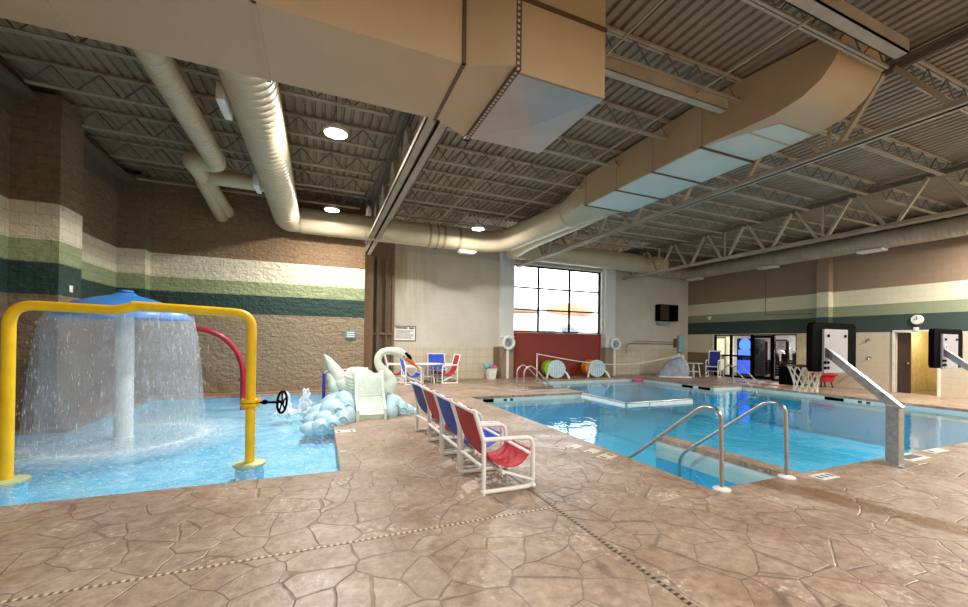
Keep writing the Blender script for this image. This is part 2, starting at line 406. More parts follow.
def spline(pts, n=6):
    P = [Vector(p) for p in pts]; out = []
    for i in range(len(P)-1):
        p0, p1, p2, p3 = P[max(i-1, 0)], P[i], P[i+1], P[min(i+2, len(P)-1)]
        for k in range(n):
            t = k/n
            out.append(.5*((2*p1)+(p2-p0)*t+(2*p0-5*p1+4*p2-p3)*t*t+(3*p1-p0-3*p2+p3)*t**3))
    out.append(P[-1]); return out
def interp(vals, n):
    out = []
    for i in range(len(vals)-1):
        for k in range(n):
            t = k/n; t2 = t*t*(3-2*t)
            a, b = vals[i], vals[i+1]
            out.append(tuple(x*(1-t2)+y*t2 for x, y in zip(a, b)) if isinstance(a, tuple) else a*(1-t2)+b*t2)
    out.append(vals[-1]); return out
def tag(o, label, cat, group=None, kind=None):
    o['label'] = label; o['category'] = cat
    if group: o['group'] = group
    if kind: o['kind'] = kind
    return o
def thing(name, label, cat, loc=(0, 0, 0), rz=0, group=None):
    o = bpy.data.objects.new(name, None); C.objects.link(o); o.empty_display_size = .1
    o.location = loc; o.rotation_euler = (0, 0, rz); return tag(o, label, cat, group)
def struct(o, label=None):
    o['kind'] = 'structure'
    if label: o['label'] = label
    return o
def copy_thing(root, loc, rz=None, label=None, swap=None, scale=None):
    c = root.copy(); C.objects.link(c); c.location = loc
    if rz is not None: c.rotation_euler = (0, 0, rz)
    if scale: c.scale = scale
    if label: c['label'] = label
    def rec(src, dst):
        for ch in src.children:
            d = ch.copy(); 
            if swap and ch.name.split('.')[0] in swap:
                d.data = ch.data.copy(); d.data.materials[0] = M[swap[ch.name.split('.')[0]]]
            C.objects.link(d); d.parent = dst; rec(ch, d)
    rec(root, c); return c
def ordinal(i): return ['first', 'second', 'third', 'fourth', 'fifth', 'sixth', 'seventh', 'eighth', 'ninth', 'tenth', 'eleventh', 'twelfth'][i]

# ================================================================== STRUCTURE
# room: x -4.77..18.6, y -5..15.4 ; brick wall (x < 1.3) at y 13.15
XL, XR, YB, YW, YF = -4.77, 18.15, 13.15, 15.4, -5.0
ZR = 5.84
PX, PY0, PY1 = 3.9, 2.98, 10.3          # big pool
def in_pool(x, y):
    if PX < x < 15.05 and PY0 < y < PY1: return True
    if 7.7 < x < 13.5 and 10.2 < y < 14.0: return True
    if 6.55 < x < 7.8 and 11.45 < y < 12.1: return True
    return False
def in_kid(x, y):
    return (-4.6 < x < .25 and 4.98 < y < 8.8) or (-3.9 < x < .25 and 8.7 < y < 12.5)
def in_ledge(x, y): return 5.22 < x < 5.47 and 2.9 < y < 5.05
xs = sorted({XL-.3, -4.6, -3.9, .25, PX, 5.22, 5.47, 6.55, 7.7, 13.5, 15.05, XR, 20.6})
ys = sorted({YF, PY0, 4.98, 5.05, 8.8, PY1, 11.45, 12.1, 12.5, 14.0, YW+.1, 6.13, 7.14})
def floor_cell(x, y):
    if x > XR and not (6.13 < y < 7.14): return False
    if in_ledge(x, y): return True
    return not (in_pool(x, y) or in_kid(x, y))
mb = MB(); skirt = MB(); tile = MB(); cache = {}
def gv(x, y):
    if (x, y) not in cache: cache[(x, y)] = mb.bm.verts.new((x, y, 0))
    return cache[(x, y)]
def cell(i, j):
    if not (0 <= i < len(xs)-1 and 0 <= j < len(ys)-1): return None
    return floor_cell((xs[i]+xs[i+1])/2, (ys[j]+ys[j+1])/2)
for i in range(len(xs)-1):
    for j in range(len(ys)-1):
        if not cell(i, j): continue
        x0, x1, y0, y1 = xs[i], xs[i+1], ys[j], ys[j+1]
        mb.bm.faces.new((gv(x0, y0), gv(x1, y0), gv(x1, y1), gv(x0, y1)))
        for (di, dj, a, b) in ((1, 0, (x1, y0), (x1, y1)), (-1, 0, (x0, y0), (x0, y1)), (0, 1, (x0, y1), (x1, y1)), (0, -1, (x0, y0), (x1, y0))):
            if cell(i+di, j+dj) is False and xs[min(max(i+di, 0), len(xs)-2)] < XR-.01:
                va = [gv(*a), gv(*b), mb.bm.verts.new((b[0], b[1], -.07)), mb.bm.verts.new((a[0], a[1], -.07))]
                mb.bm.faces.new(va)
                kid = in_kid((a[0]+b[0])/2+di*.05, (a[1]+b[1])/2+dj*.05)
                if not kid:
                    o = .012
                    aa = (a[0]-di*o, a[1]-dj*o); bb = (b[0]-di*o, b[1]-dj*o)
                    tile.quad((*aa, -.05), (*bb, -.05), (*bb, -.34), (*aa, -.34))
struct(mb.build('floor', 'deck', smooth=False), 'brown stamped concrete pool deck in a flagstone pattern')
struct(tile.build('trim_1', 'gutter', smooth=False), 'pale tile band under the deck edge of the big pool')
# basins
def basin(name, cells, zb, m, ext=.02):
    b = MB()
    X = sorted({x for c in cells for x in c[:2]}); Y = sorted({y for c in cells for y in c[2:]})
    inside = lambda x, y: any(c[0] < x < c[1] and c[2] < y < c[3] for c in cells)
    for i in range(len(X)-1):
        for j in range(len(Y)-1):
            cx, cy = (X[i]+X[i+1])/2, (Y[j]+Y[j+1])/2
            if not inside(cx, cy): continue
            x0, x1, y0, y1 = X[i], X[i+1], Y[j], Y[j+1]
            b.quad((x0, y0, zb), (x1, y0, zb), (x1, y1, zb), (x0, y1, zb))
            for nx, ny, p, q in ((x1+.01, cy, (x1, y0), (x1, y1)), (x0-.01, cy, (x0, y0), (x0, y1)), (cx, y1+.01, (x0, y1), (x1, y1)), (cx, y0-.01, (x0, y0), (x1, y0))):
                if not inside(nx, ny): b.quad((*p, zb), (*q, zb), (*q, -.06), (*p, -.06))
    return struct(b.build(name, m, smooth=False))
e = .03
basin('pool_basin', [(PX-e, 15.05+e, PY0-e, PY1+e), (7.7-e, 13.5+e, PY1, 14.0+e), (6.55-e, 7.7, 11.45-e, 12.1+e)], -1.25, 'basin')
basin('splash_pool_basin', [(-4.6-e, .25+e, 4.98-e, 8.8+e), (-3.9-e, .25+e, 8.8, 12.5+e)], -.3, 'basin_kid')
def sheet(name, cells, z, m, label):
    b = MB(); X = sorted({x for c in cells for x in c[:2]}); Y = sorted({y for c in cells for y in c[2:]}); vv = {}
    for i in range(len(X)-1):
        for j in range(len(Y)-1):
            cx, cy = (X[i]+X[i+1])/2, (Y[j]+Y[j+1])/2
            if any(c[0] < cx < c[1] and c[2] < cy < c[3] for c in cells):
                b.bm.faces.new([vv.setdefault(p, b.bm.verts.new((*p, z))) if p not in vv else vv[p] for p in ((X[i], Y[j]), (X[i+1], Y[j]), (X[i+1], Y[j+1]), (X[i], Y[j+1]))])
    bmesh.ops.delete(b.bm, geom=[v for v in b.bm.verts if not v.link_faces], context='VERTS')
    o = b.build(name, m, smooth=False)
    if o.data.polygons[0].normal.z < 0: o.data.flip_normals(); return tag(o, label, 'water', kind='stuff')
sheet('pool_water', [(PX-.01, 15.06, PY0-.01, PY1+.01), (7.69, 13.51, PY1, 14.01), (6.54, 7.7, 11.44, 12.11)], -.13, 'water', 'clear turquoise water of the large swimming pool')
sheet('splash_pool_water', [(-4.61, .26, 4.97, 8.8), (-3.91, .26, 8.8, 12.51)], -.09, 'water_kid', 'light blue rippling water of the shallow splash pool')
# underwater steps and the ledge between steps and pool
mb = MB()
for k in range(3): mb.box(PX-.02, 5.24, PY0-.02, 3.45+.42*k, -1.24, -.28-.24*(2-k) if False else -.26-.26*k) if False else mb.box(PX-.02+.001*k, 5.239-.001*k, PY0-.02, 3.5+.45*k, -1.24, -.30-.25*k)
struct(mb.build('entry_steps', 'basin_kid', smooth=False), 'submerged white steps down into the big pool')
mb = MB(); mb.box(5.235, 5.455, 2.99, 5.04, -1.24, -.06)
struct(mb.build('step_ledge', 'basin', smooth=False))

# walls
def wall(name, m, *boxes):
    b = MB()
    for q in boxes: b.box(*q)
    return struct(b.build(name, m, smooth=False))
wall('wall_back_brick', 'brick', (XL-.3, 1.3, YB, YB+.3, -.4, 6.4))
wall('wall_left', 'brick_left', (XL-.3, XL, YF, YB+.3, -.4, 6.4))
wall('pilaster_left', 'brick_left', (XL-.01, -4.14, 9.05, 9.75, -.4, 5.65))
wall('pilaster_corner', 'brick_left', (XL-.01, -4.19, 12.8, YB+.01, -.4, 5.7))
wall('wall_back_grey', 'wall_grey', (1.0, 7.62, YW, YW+.3, -.1, 6.4), (12.44, XR+.3, YW, YW+.3, -.1, 6.4), (7.62, 12.44, YW, YW+.3, 4.92, 6.4))
wall('wall_under_window', 'red_panel', (7.62, 12.44, YW+.02, YW+.28, -.1, 1.97))
wall('column_window_left', 'column', (7.05, 7.62, YW-.3, YW+.01, -.02, 5.6))
wall('column_window_right', 'column', (12.46, 13.02, YW-.3, YW+.01, -.02, 5.6))
wall('column_corner_left', 'brown_trim', (6.82, 7.05, YW-.08, YW+.01, -.02, 1.32))
wall('wall_front', 'wall_grey', (XL-.3, XR+.3, YF-.3, YF, -.1, 6.4))
# recess between brick wall and grey wall
wall('wall_recess', 'brown_trim', (1.3, 2.62, YW-.02, YW+.01, -.02, 5.6))
# right wall: openings for the glazed front (y 10.4..13.90) and doorway (6.13..7.14)
wall('wall_right', 'wall_right', (XR, XR+.25, 13.90, YW+.3, -.1, 6.4), (XR, XR+.25, 9.6, 13.90, 2.025, 6.4), (XR, XR+.25, 9.6, 10.17, -.1, 2.025))
wall('wall_right_showers', 'wall_shower', (XR, XR+.25, 7.14, 9.6, -.1, 6.4), (XR, XR+.25, YF, 6.13, -.1, 6.4), (XR, XR+.25, 6.13, 7.14, 2.05, 6.4))
wall('pilaster_right', 'wall_right', (XR-.28, XR+.01, 8.93, 9.32, 2.0, 5.7))
wall('trim_2', 'cream', (XR-.04, XR+.02, 9.71, 10.15, 0, 2.025), (XR-.04, XR+.02, 13.92, 13.98, 1.12, 2.025))
# corridor behind the doorway
wall('wall_corridor', 'cream', (20.4, 20.6, 5.9, 7.5, -.1, 2.6), (XR+.25, 20.5, 7.14, 7.5, -.1, 2.6), (XR+.25, 20.5, 5.95, 6.13, -.1, 2.6), (XR+.25, 20.5, 5.95, 7.5, 2.4, 2.6))
d = MB(); d.box(XR+.12, XR+.17, 6.80, 7.12, 0, 2.03); dr = struct(d.build('door_2', 'wood_dark'), 'dark brown door standing in the tan doorway')
MB().cyl((XR+.06, 6.84, 1.0), (XR+.12, 6.84, 1.0), .025).build('handle', 'steel_shiny', dr)
wall('trim_3', 'white_trim', (XR-.03, XR+.03, 7.14, 7.20, 0, 2.06), (XR-.03, XR+.03, 6.07, 6.13, 0, 2.06), (XR-.03, XR+.03, 6.07, 7.20, 2.05, 2.11))
# fitness room behind the glazing
wall('wall_fitness_room', 'gym_wall', (23.4, 23.6, 9.3, 15.5, -.1, 3.0), (XR+.25, 23.5, 9.3, 9.5, -.1, 3.0), (XR+.25, 23.5, 15.3, 15.5, -.1, 3.0))
wall('floor_fitness_room', 'gym_floor', (XR, 23.5, 9.4, 15.4, -.1, 0.0))
wall('ceiling_fitness_room', 'white_trim', (XR+.2, 23.5, 9.4, 15.4, 2.7, 2.8))
# glazed front
fr = MB()
for y in (10.18, 11.12, 12.05, 13.04, 13.87): fr.box(XR+.04, XR+.14, y-.045, y+.045, 0, 2.025)
fr.box(XR+.04, XR+.14, 10.15, 13.90, 1.97, 2.025); 
fr.box(XR+.04, XR+.14, 10.15, 11.07, 0, .08); fr.box(XR+.04, XR+.14, 12.1, 13.90, 0, .08); fr.box(XR+.05, XR+.13, 12.1, 13.90, .98, 1.06)
wf = struct(fr.build('window_2', 'black', smooth=False), 'dark framed glass wall of the fitness room')
g = MB(); g.box(XR+.085, XR+.095, 10.22, 11.07, .08, 1.97); g.box(XR+.085, XR+.095, 12.1, 13.83, .08, 1.97); g.build('pane', 'glass', wf, smooth=False)
g = MB(); g.box(XR+.06, XR+.11, 11.16, 11.24, .02, 1.96).box(XR+.06, XR+.11, 11.93, 12.01, .02, 1.96).box(XR+.06, XR+.11, 11.16, 12.01, .02, .16).box(XR+.06, XR+.11, 11.16, 12.01, 1.86, 1.96)
dg = struct(g.build('door_1', 'black', smooth=False), 'dark framed glass door of the fitness room')
MB().box(XR+.08, XR+.09, 11.24, 11.93, .16, 1.86).build('pane', 'glass', dg, smooth=False)
MB().cyl((XR+.02, 11.22, .9), (XR+.02, 11.22, 1.25), .016).build('handle', 'steel_shiny', dg)

# window in the far wall (3 x 3 panes)
fr = MB()
X0, X1, Z0, Z1 = 7.62, 12.42, 1.98, 4.93
for x in (X0+.03, 9.03, 10.68, X1-.03): fr.box(x-.03, x+.03, YW+.06, YW+.16, Z0, Z1)
for z in (Z0+.03, 2.98, 3.95, Z1-.03): fr.box(X0, X1, YW+.06, YW+.16, z-.03, z+.03)
w1 = struct(fr.build('window_1', 'black', smooth=False), 'tall window of nine panes above the red panel')
MB().box(X0, X1, YW+.105, YW+.115, Z0, Z1).build('pane', 'glass', w1, smooth=False)
wall('trim_4', 'white_trim', (7.6, 7.66, YW-.1, YW+.3, 1.97, 4.95), (12.40, 12.48, YW-.1, YW+.3, 1.97, 4.95), (7.6, 12.48, YW-.02, YW+.3, 4.92, 5.0))
# outside
wall('ground_outside', 'outside', (-20, 50, YW+.6, 90, -1.6, -1.4))
b = MB(); b.prism([(18.5, -1.5), (24, -1.5), (25.5, 1.2), (28, 1.6), (29, 3.0), (36, 5.2), (44, 6.0), (44, -1.6)], 'x', -5, 50)
struct(b.build('hillside_outside', 'outside', smooth=False))
for i, (x, y, z, sx, sy, sz, lb) in enumerate(((13.6, 26, 1.9, 1.9, 1.0, .55, 'pale orange rock ledge outside the lower left panes'), (23.2, 33.6, 4.7, 2.6, 1.2, .75, 'pale orange rock ledge outside the middle right pane'), (19.8, 28.6, 2.6, .8, .6, .5, 'small grey rock outside the lower right pane'), (17.0, 33.4, 4.5, 2.6, 1.0, .22, 'thin pale orange rock ledge outside the middle left pane'), (17.2, 27.9, 2.2, 1.0, .6, .35, 'small grey rock outside the lower middle pane'))):
    b = MB(); random.seed(20+i); b.ball((x, y, z), (sx, sy, sz), 3, .10); tag(b.build('rock_ledge', 'rock_grey' if 'grey' in lb else 'rock', loc=(x, y, z)), lb, 'rock')

# ------------------------------------------------------------------ roof deck (corrugated, ribs along y) with two skylight wells
sky = [(4.6, 7.1, 12.75, 14.85), (9.2, 13.0, 13.0, 14.9)]
mb = MB(); P = .17
def deck_strip(x0, x1, y0, y1):
    n = max(1, round((x1-x0)/P)); p = (x1-x0)/n; prof = []
    for k in range(n):
        a = x0+k*p; prof += [(a, ZR+.045), (a+.25*p, ZR+.045), (a+.34*p, ZR), (a+.9*p, ZR)]
    prof.append((x1, ZR+.045))
    v0 = [mb.bm.verts.new((x, y0, z)) for x, z in prof]; v1 = [mb.bm.verts.new((x, y1, z)) for x, z in prof]
    for k in range(len(prof)-1): mb.bm.faces.new((v0[k], v0[k+1], v1[k+1], v1[k]))
deck_strip(XL, XR, YF, 12.75); deck_strip(XL, 4.6, 12.75, YW); deck_strip(4.6, 7.1, 14.85, YW); deck_strip(7.1, 9.2, 12.75, YW)
deck_strip(9.2, 13.0, 12.75, 13.0); deck_strip(9.2, 13.0, 14.9, YW); deck_strip(13.0, XR, 12.75, YW)
struct(mb.build('ceiling', 'deck_roof', smooth=False), 'tan corrugated metal roof deck')
mb = MB()
for x0, x1, y0, y1 in sky:
    mb.box(x0-.05, x0, y0, y1, ZR, ZR+.7).box(x1, x1+.05, y0, y1, ZR, ZR+.7).box(x0-.05, x1+.05, y0-.05, y0, ZR, ZR+.7).box(x0-.05, x1+.05, y1, y1+.05, ZR, ZR+.7)
struct(mb.build('trim_5', 'white_trim', smooth=False), 'pale curbs of the two skylights')
t_ = NT('added warm skylight cover'); tl_ = t_.n('BsdfTranslucent'); tl_.inputs[0].default_value = (.15, .115, .09, 1); t_.l(tl_.outputs[0], t_.out.inputs['Surface']); t_.N.remove(t_.b); M['skylight'] = t_.m  # warm cover added to dim the sky, its tint standing for sunlit curbs
for i, (x0, x1, y0, y1) in enumerate(sky):
    struct(MB().box(x0-.05, x1+.05, y0-.05, y1+.05, ZR+.70, ZR+.72).build('window_%d' % (3+i), 'skylight', smooth=False), 'added warm translucent cover dimming the skylight near the far wall')
mb = MB()
mb.box(XL-.3, XR+.3, YF-.3, 12.6, ZR+.12, ZR+.2); mb.box(XL-.3, 4.5, 12.6, YW+.3, ZR+.12, ZR+.2); mb.box(7.2, 9.1, 12.6, YW+.3, ZR+.12, ZR+.2); mb.box(13.1, XR+.3, 12.6, YW+.3, ZR+.12, ZR+.2); mb.box(4.5, 7.2, 14.95, YW+.3, ZR+.12, ZR+.2); mb.box(9.1, 13.1, 15.0, YW+.3, ZR+.12, ZR+.2)
mb.box(9.1, 13.1, 12.6, 12.9, ZR+.12, ZR+.2); mb.box(4.5, 7.2, 12.6, 12.65, ZR+.12, ZR+.2)
struct(mb.build('roof', 'deck_roof', smooth=False))

# ------------------------------------------------------------------ girders (along y)
def girder(x, zb, width, label, y0, y1, name='roof_girder', dark=False, zt=5.72):
    t = thing(name, label, 'girder', (x, y0, zb), group='roof girders')
    L = y1-y0; h = zt-zb
    b = MB()
    if width > .25:
        b.box(-width/2, -.015, 0, L, 0, .03).box(.015, width/2, 0, L, 0, .03).box(-.03, -.015, 0, L, .0, .13).box(.015, .03, 0, L, 0, .13).box(-width/2, -width/2+.015, 0, L, 0, .1).box(width/2-.015, width/2, 0, L, 0, .1)
    else:
        b.box(-width/2, -.012, 0, L, 0, .02).box(.012, width/2, 0, L, 0, .02).box(-.032, -.012, 0, L, 0, .11).box(.012, .032, 0, L, 0, .11)
    b.build('bottom_chord', 'steel', t, smooth=False)
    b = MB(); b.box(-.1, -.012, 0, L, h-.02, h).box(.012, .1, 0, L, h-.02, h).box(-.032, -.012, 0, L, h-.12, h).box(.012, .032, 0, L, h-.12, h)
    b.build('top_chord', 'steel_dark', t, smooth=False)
    n = int(L/1.5); off = (12.89-y0) % 1.5
    k = 0; yy = off
    while yy < L-.1:
        for s in (-1, 1):
            ya = yy+s*.12; yb = yy+s*.68
            if 0 < yb < L and 0 < ya < L:
                m_ = MB(); m_.box(-.045, .045, -.03, .03, 0, math.hypot(yb-ya, h-.16), mtx=Matrix.Translation((0, ya, .08)) @ Matrix.Rotation(-math.atan2(yb-ya, h-.16), 4, 'X'))
                m_.build('web_member', 'steel', t, smooth=False)
        if k % 2 == 0 and 0 < yy < L:
            MB().box(-.02, .02, yy-.02, yy+.02, .1, h-.1).build('web_post', 'steel', t, smooth=False)
        yy += 1.5; k += 1
    return t
girder(1.51, 4.66, .34, 'wide tan steel roof girder ending above the brick wall corner', 4.95, YW-.1)
girder(7.76, 4.72, .2, 'tan steel roof girder running beside the rectangular duct to the window column', .6, YW-.3)
girder(13.45, 4.60, .2, 'tan steel roof girder over the right half of the big pool', .6, YW-.3)
b = MB(); b.box(XL, -4.42, YF+.2, 12.8, 5.5, 5.56).box(XL, XL+.1, YF+.2, 12.8, 5.2, 5.8); tag(b.build('wall_beam', 'steel_dark', loc=(XL, 4, 5.5), smooth=False), 'brown steel beam along the top of the left brick wall', 'beam')
b = MB(); b.box(17.85, XR, YF+.2, YW, 5.5, 5.6); tag(b.build('wall_beam', 'steel_dark', loc=(XR, 4, 5.5), smooth=False), 'brown steel beam along the top of the right banded wall', 'beam')

# ------------------------------------------------------------------ bar joists (along x)
bays = [(-4.6, 1.4, 'left bay over the splash pool'), (1.62, 7.66, 'bay right of the wide girder'), (7.86, 13.35, 'bay between the two thin girders'), (13.55, 17.98, 'bay beside the right wall')]
jy = [15.06-1.34*k for k in range(11)]
protos = {}
for bi, (x0, x1, nm) in enumerate(bays):
    for k, y in enumerate(jy):
        if bi == 0 and y > 13: continue
        kk = k if bi else k-2
        lab = ordinal(kk)+' bar joist from the far wall in the '+nm
        if bi not in protos:
            t = thing('bar_joist', lab, 'joist', (x0, y, 5.45), group='roof bar joists'); L = x1-x0
            b = MB(); b.box(0, L, -.045, -.008, .34, .375).box(0, L, .008, .045, .34, .375); b.build('top_chord', 'steel', t, smooth=False)
            b = MB(); b.box(.35, L-.35, -.04, -.008, 0, .03).box(.35, L-.35, .008, .04, 0, .03); b.build('bottom_chord', 'steel', t, smooth=False)
            n = max(2, round((L-.7)/.62)); pts = [(0.05, 0, .345)]
            for q in range(n+1):
                xx = .35+(L-.7)*q/n; pts.append((xx, 0, .02))
                if q < n: pts.append((xx+(L-.7)/n/2, 0, .345))
            pts.append((L-.05, 0, .345))
            b = MB()
            for a, c in zip(pts[:-1], pts[1:]): b.loft([a, c], .011, 5)
            b.build('web_rod', 'steel_dark', t)
            protos[bi] = t
        else: copy_thing(protos[bi], (x0, y, 5.45), label=lab)
# cross channels and conduits overhead
for y, lb in ((4.42, 'pale steel channel hung under the roof behind the big tan duct end'), (2.66, 'pale steel channel hung under the roof at the top right')):
    b = MB(); xa, xb = (2.86, 5.95) if y > 4 else (3.3, 6.85); b.box(xa, xb, y-.075, y+.075, 5.28, 5.30).box(xa, xb, y-.075, y-.06, 5.28, 5.45).box(xa, xb, y+.06, y+.075, 5.28, 5.45)
    tag(b.build('roof_channel', 'steel', loc=(1.7, y, 5.28), smooth=False), lb, 'beam')
for x, lb in ((3.47, 'thin conduit pipe under the roof deck near the big duct end'), (5.26, 'thin conduit pipe under the roof deck left of the elbow duct')):
    tag(MB().cyl((x, .6, 5.38), (x, 12.3, 5.38), .016, 8).build('conduit_pipe', 'steel', loc=(x, 2, 5.38)), lb, 'pipe')
# diagonal braces at the far end of the middle bay
for (a, b_, lb) in (((1.7, 12.4, 5.6), (4.0, 14.6, 5.0), 'thin diagonal roof brace near the wide girder'), ((4.2, 14.8, 5.0), (2.4, 12.6, 5.7), 'thin diagonal roof brace crossing the other one')):
    m_ = MB().cyl(a, b_, .03, 6); tag(m_.build('roof_brace', 'steel', loc=a), lb, 'brace')

# ================================================================== DUCTS
# large rectangular trunk across the top left
t = thing('rectangular_duct', 'huge tan rectangular duct crossing the top left of the room', 'duct', (0, 4, 4.2))
ZD = 4.2
MB().box(-4.40, 1.24, 3.585-4, 4.61-4, 0, 1.2).build('trunk', 'duct', t, smooth=False)
b = MB(); b._quadring([[(1.25, 3.60-4, .0), (1.25, 4.60-4, 0), (1.25, 4.60-4, 1.2), (1.25, 3.60-4, 1.2)], [(1.70, 3.40-4, 0), (1.70, 4.86-4, 0), (1.70, 4.86-4, 1.2), (1.70, 3.40-4, 1.2)]]); b.build('transition', 'duct', t, smooth=False)
b = MB(); b.box(1.76, 2.82, 3.48-4, 4.87-4, 0.006, 1.2); b.build('end_section', 'duct', t, smooth=False)
b = MB(); v = [(1.78, 3.5-4, .0), (2.8, 3.5-4, 0), (2.8, 4.85-4, 0), (1.78, 4.85-4, 0)]; c_ = (2.32, 4.2-4, -.055)
for i in range(4): b.bm.faces.new([b.bm.verts.new(q) for q in (v[i], v[(i+1) % 4], c_)])
bmesh.ops.remove_doubles(b.bm, verts=b.bm.verts, dist=1e-4); b.build('bottom_panel', 'duct_bare', t, smooth=False)
b = MB(); b.box(1.70, 1.76, 3.42-4, 4.9-4, -.03, .0).box(1.70, 1.76, 3.40-4, 3.43-4, -.03, 1.2).box(1.70, 1.76, 4.86-4, 4.9-4, -.03, 1.2); fl = b.build('flange', 'flange', t, smooth=False)
for x in (-2.05, -.52, 1.235):
    b = MB(); b.box(x-.018, x+.018, 3.57-4, 4.63-4, -.012, 0).box(x-.018, x+.018, 3.57-4, 3.584-4, -.012, 1.2).box(x-.018, x+.018, 4.61-4, 4.63-4, -.012, 1.2); b.build('seam', 'duct_seam' if x > 0 else 'duct', t, smooth=False)
b = MB(); b.box(1.76, 2.83, 3.46-4, 3.485-4, .72, .76); b.build('seam', 'duct_seam', t, smooth=False)

# rectangular duct along the middle girder, with an elbow up into the roof at the near end
t = thing('rectangular_duct', 'tan rectangular duct with grey underside running beside the middle girder', 'duct', (6.7, 6, 5.0))
def shell(name, m, pts, x_of, th=None, parent=t):
    b = MB(); rings = []
    for (y, zb, zt, k) in pts:
        a, c = x_of(k); rings.append([(a-6.7, y-6, zb-5), (c-6.7, y-6, zb-5), (c-6.7, y-6, zt-5), (a-6.7, y-6, zt-5)])
    b._quadring(rings); return b.build(name, m, parent, smooth=True, ang=25)
straight = [(8.3, 5.0, 5.72, 0), (4.95, 5.0, 5.78, 0)]
shell('body', 'duct', straight, lambda k: (6.10, 7.48))
el = [(4.95, 5.0, 5.78, 0), (4.3, 5.0, 5.80, .35), (3.85, 5.02, 5.80, .6), (3.5, 5.10, 5.8, .78), (3.28, 5.24, 5.8, .9), (3.14, 5.42, 5.8, .97), (3.08, 5.6, 5.8, 1.0), (3.06, 5.79, 5.8, 1.0)]
shell('elbow', 'duct', el, lambda k: (6.10+.28*k, 7.48-.02*k))
b = MB(); b.box(6.13-6.7, 7.46-6.7, 4.97-6, 8.28-6, -.012, -.002); b.build('underside_panel', 'duct_grey', t, smooth=False)
b = MB(); b.quad((6.14-6.7, 4.93-6, -.006), (7.46-6.7, 4.93-6, -.006), (7.44-6.7, 3.95-6, .004), (6.62-6.7-.05, 3.95-6, .004)); b.build('underside_panel', 'duct_grey', t, smooth=False)
for y in (4.95, 6.05, 7.1, 8.2):
    b = MB(); b.box(6.08-6.7, 7.5-6.7, y-.02-6, y+.02-6, -.03, -.01); b.build('seam', 'duct_seam', t, smooth=False); MB().box(6.085-6.7, 6.1-6.7, y-.012-6, y+.012-6, -.01, .72).build('seam', 'duct', t, smooth=False)
# transition to the round duct
b = MB(); rings = []
N = 24
for f in (0, .33, .66, 1):
    ring = []
    for k in range(N):
        a = 2*PI*k/N+PI/N; ca, sa = math.cos(a), math.sin(a); q = 1/max(abs(ca), abs(sa))
        sqx, sqz = 6.79+.69*ca*q, 5.36+.36*sa*q
        rx, rz = 6.35+.37*ca, 5.12+.37*sa
        ring.append((sqx*(1-f)+rx*f-6.7, 8.3+1.0*f-6, sqz*(1-f)+rz*f-5))
    rings.append(ring)
b._quadring(rings); b.build('transition', 'duct_round', t)
# round ducts
def ribbed(path, r, n=20, step=.0, rib=.006):
    """round spiral duct: loft with a small rib every ~step metres"""
    P = [Vector(p) for p in path]; pts = []; rad = []
    for a, c in zip(P[:-1], P[1:]):
        L = (c-a).length; m = max(1, int(L/step)) if step else 1
        for k in range(m):
            for f, e_ in ((0, 0), (.80, 0), (.9, rib)):
                pts.append(a.lerp(c, (k+f)/m)); rad.append(r+e_)
    pts.append(P[-1]); rad.append(r)
    return MB().loft(pts, rad, n)
t = thing('round_duct', 'long cream round duct along the far wall, bent toward the rectangular duct', 'duct', (2, 12.75, 5.0))
def rel(pts, o): return [tuple(Vector(p)-Vector(o)) for p in pts]
O = (2, 12.75, 5.0)
pth = fillet([(-.55, 12.72, 5.0), (5.85, 12.72, 5.0), (6.35, 9.25, 5.12)], 1.1, 8)
MB().loft(rel(pth, O), .37, 24).build('pipe', 'duct_round', t)
for x in (.2, 1.2, 3.3, 4.9): MB().loft(rel([(x-.025, 12.72, 5), (x+.025, 12.72, 5)], O), .385, 24).build('joint_band', 'duct_round', t)
b = MB(); b.box(4.35-2, 4.85-2, -.1, .1, -.46, -.42).box(4.3-2, 4.9-2, -.13, .13, -.43, -.37); b.build('diffuser', 'white_metal', t)
for x, wd in ((3.25, .05), (3.5, .035), (3.72, .05), (4.25, .05)):
    MB().loft(rel([(x-wd, 12.72, 5), (x+wd, 12.72, 5)], O), .3735, 24).build('rust_streak', mat('rust stain', srgb(158, 132, 98), .7), t)
t = thing('round_duct', 'cream round duct branching low beside the first, running above the window to the right wall', 'duct', (8, 14.2, 5.15)); O = (8, 14.2, 5.15)
MB().loft(rel(fillet([(7.02, 8.5, 5.22), (6.95, 9.4, 5.16), (6.75, 12.0, 5.08), (7.0, 13.75, 5.12)], .8, 6), O), [(.28, .28)]*(2+2*7), 20).build('branch_pipe', 'duct_round', t)
MB().loft(rel([(6.9, 14.1, 5.25), (14.9, 14.1, 5.2)], O), .4, 24).build('pipe', 'duct_round', t)
for x in (9.3, 12.0, 14.0): MB().loft(rel([(x-.03, 14.1, 5.235), (x+.03, 14.1, 5.235)], O), .415, 24).build('joint_band', 'duct_round', t)
t = thing('round_duct', 'pale spiral duct along the top of the right banded wall', 'duct', (17.5, 9, 5.2)); O = (17.5, 9, 5.2)
ribbed(rel([(17.5, 15.1, 5.14), (17.5, .8, 5.14)], O), .29, 20, .14, .007).build('pipe', 'steel', t)
MB().loft(rel([(14.9, 14.9, 5.14), (17.5, 14.9, 5.14)], O), .3, 20).build('cross_pipe', 'steel', t)
for y in (14.46, 10.92, 7.5):
    b = MB(); b.box(-.18, .18, y-.35-9, y+.35-9, -.41, -.33); b.build('diffuser', 'white_metal', t, smooth=False)
t = thing('round_duct', 'large cream spiral duct over the splash pool', 'duct', (-.9, 8, 4.97)); O = (-.9, 8, 4.97)
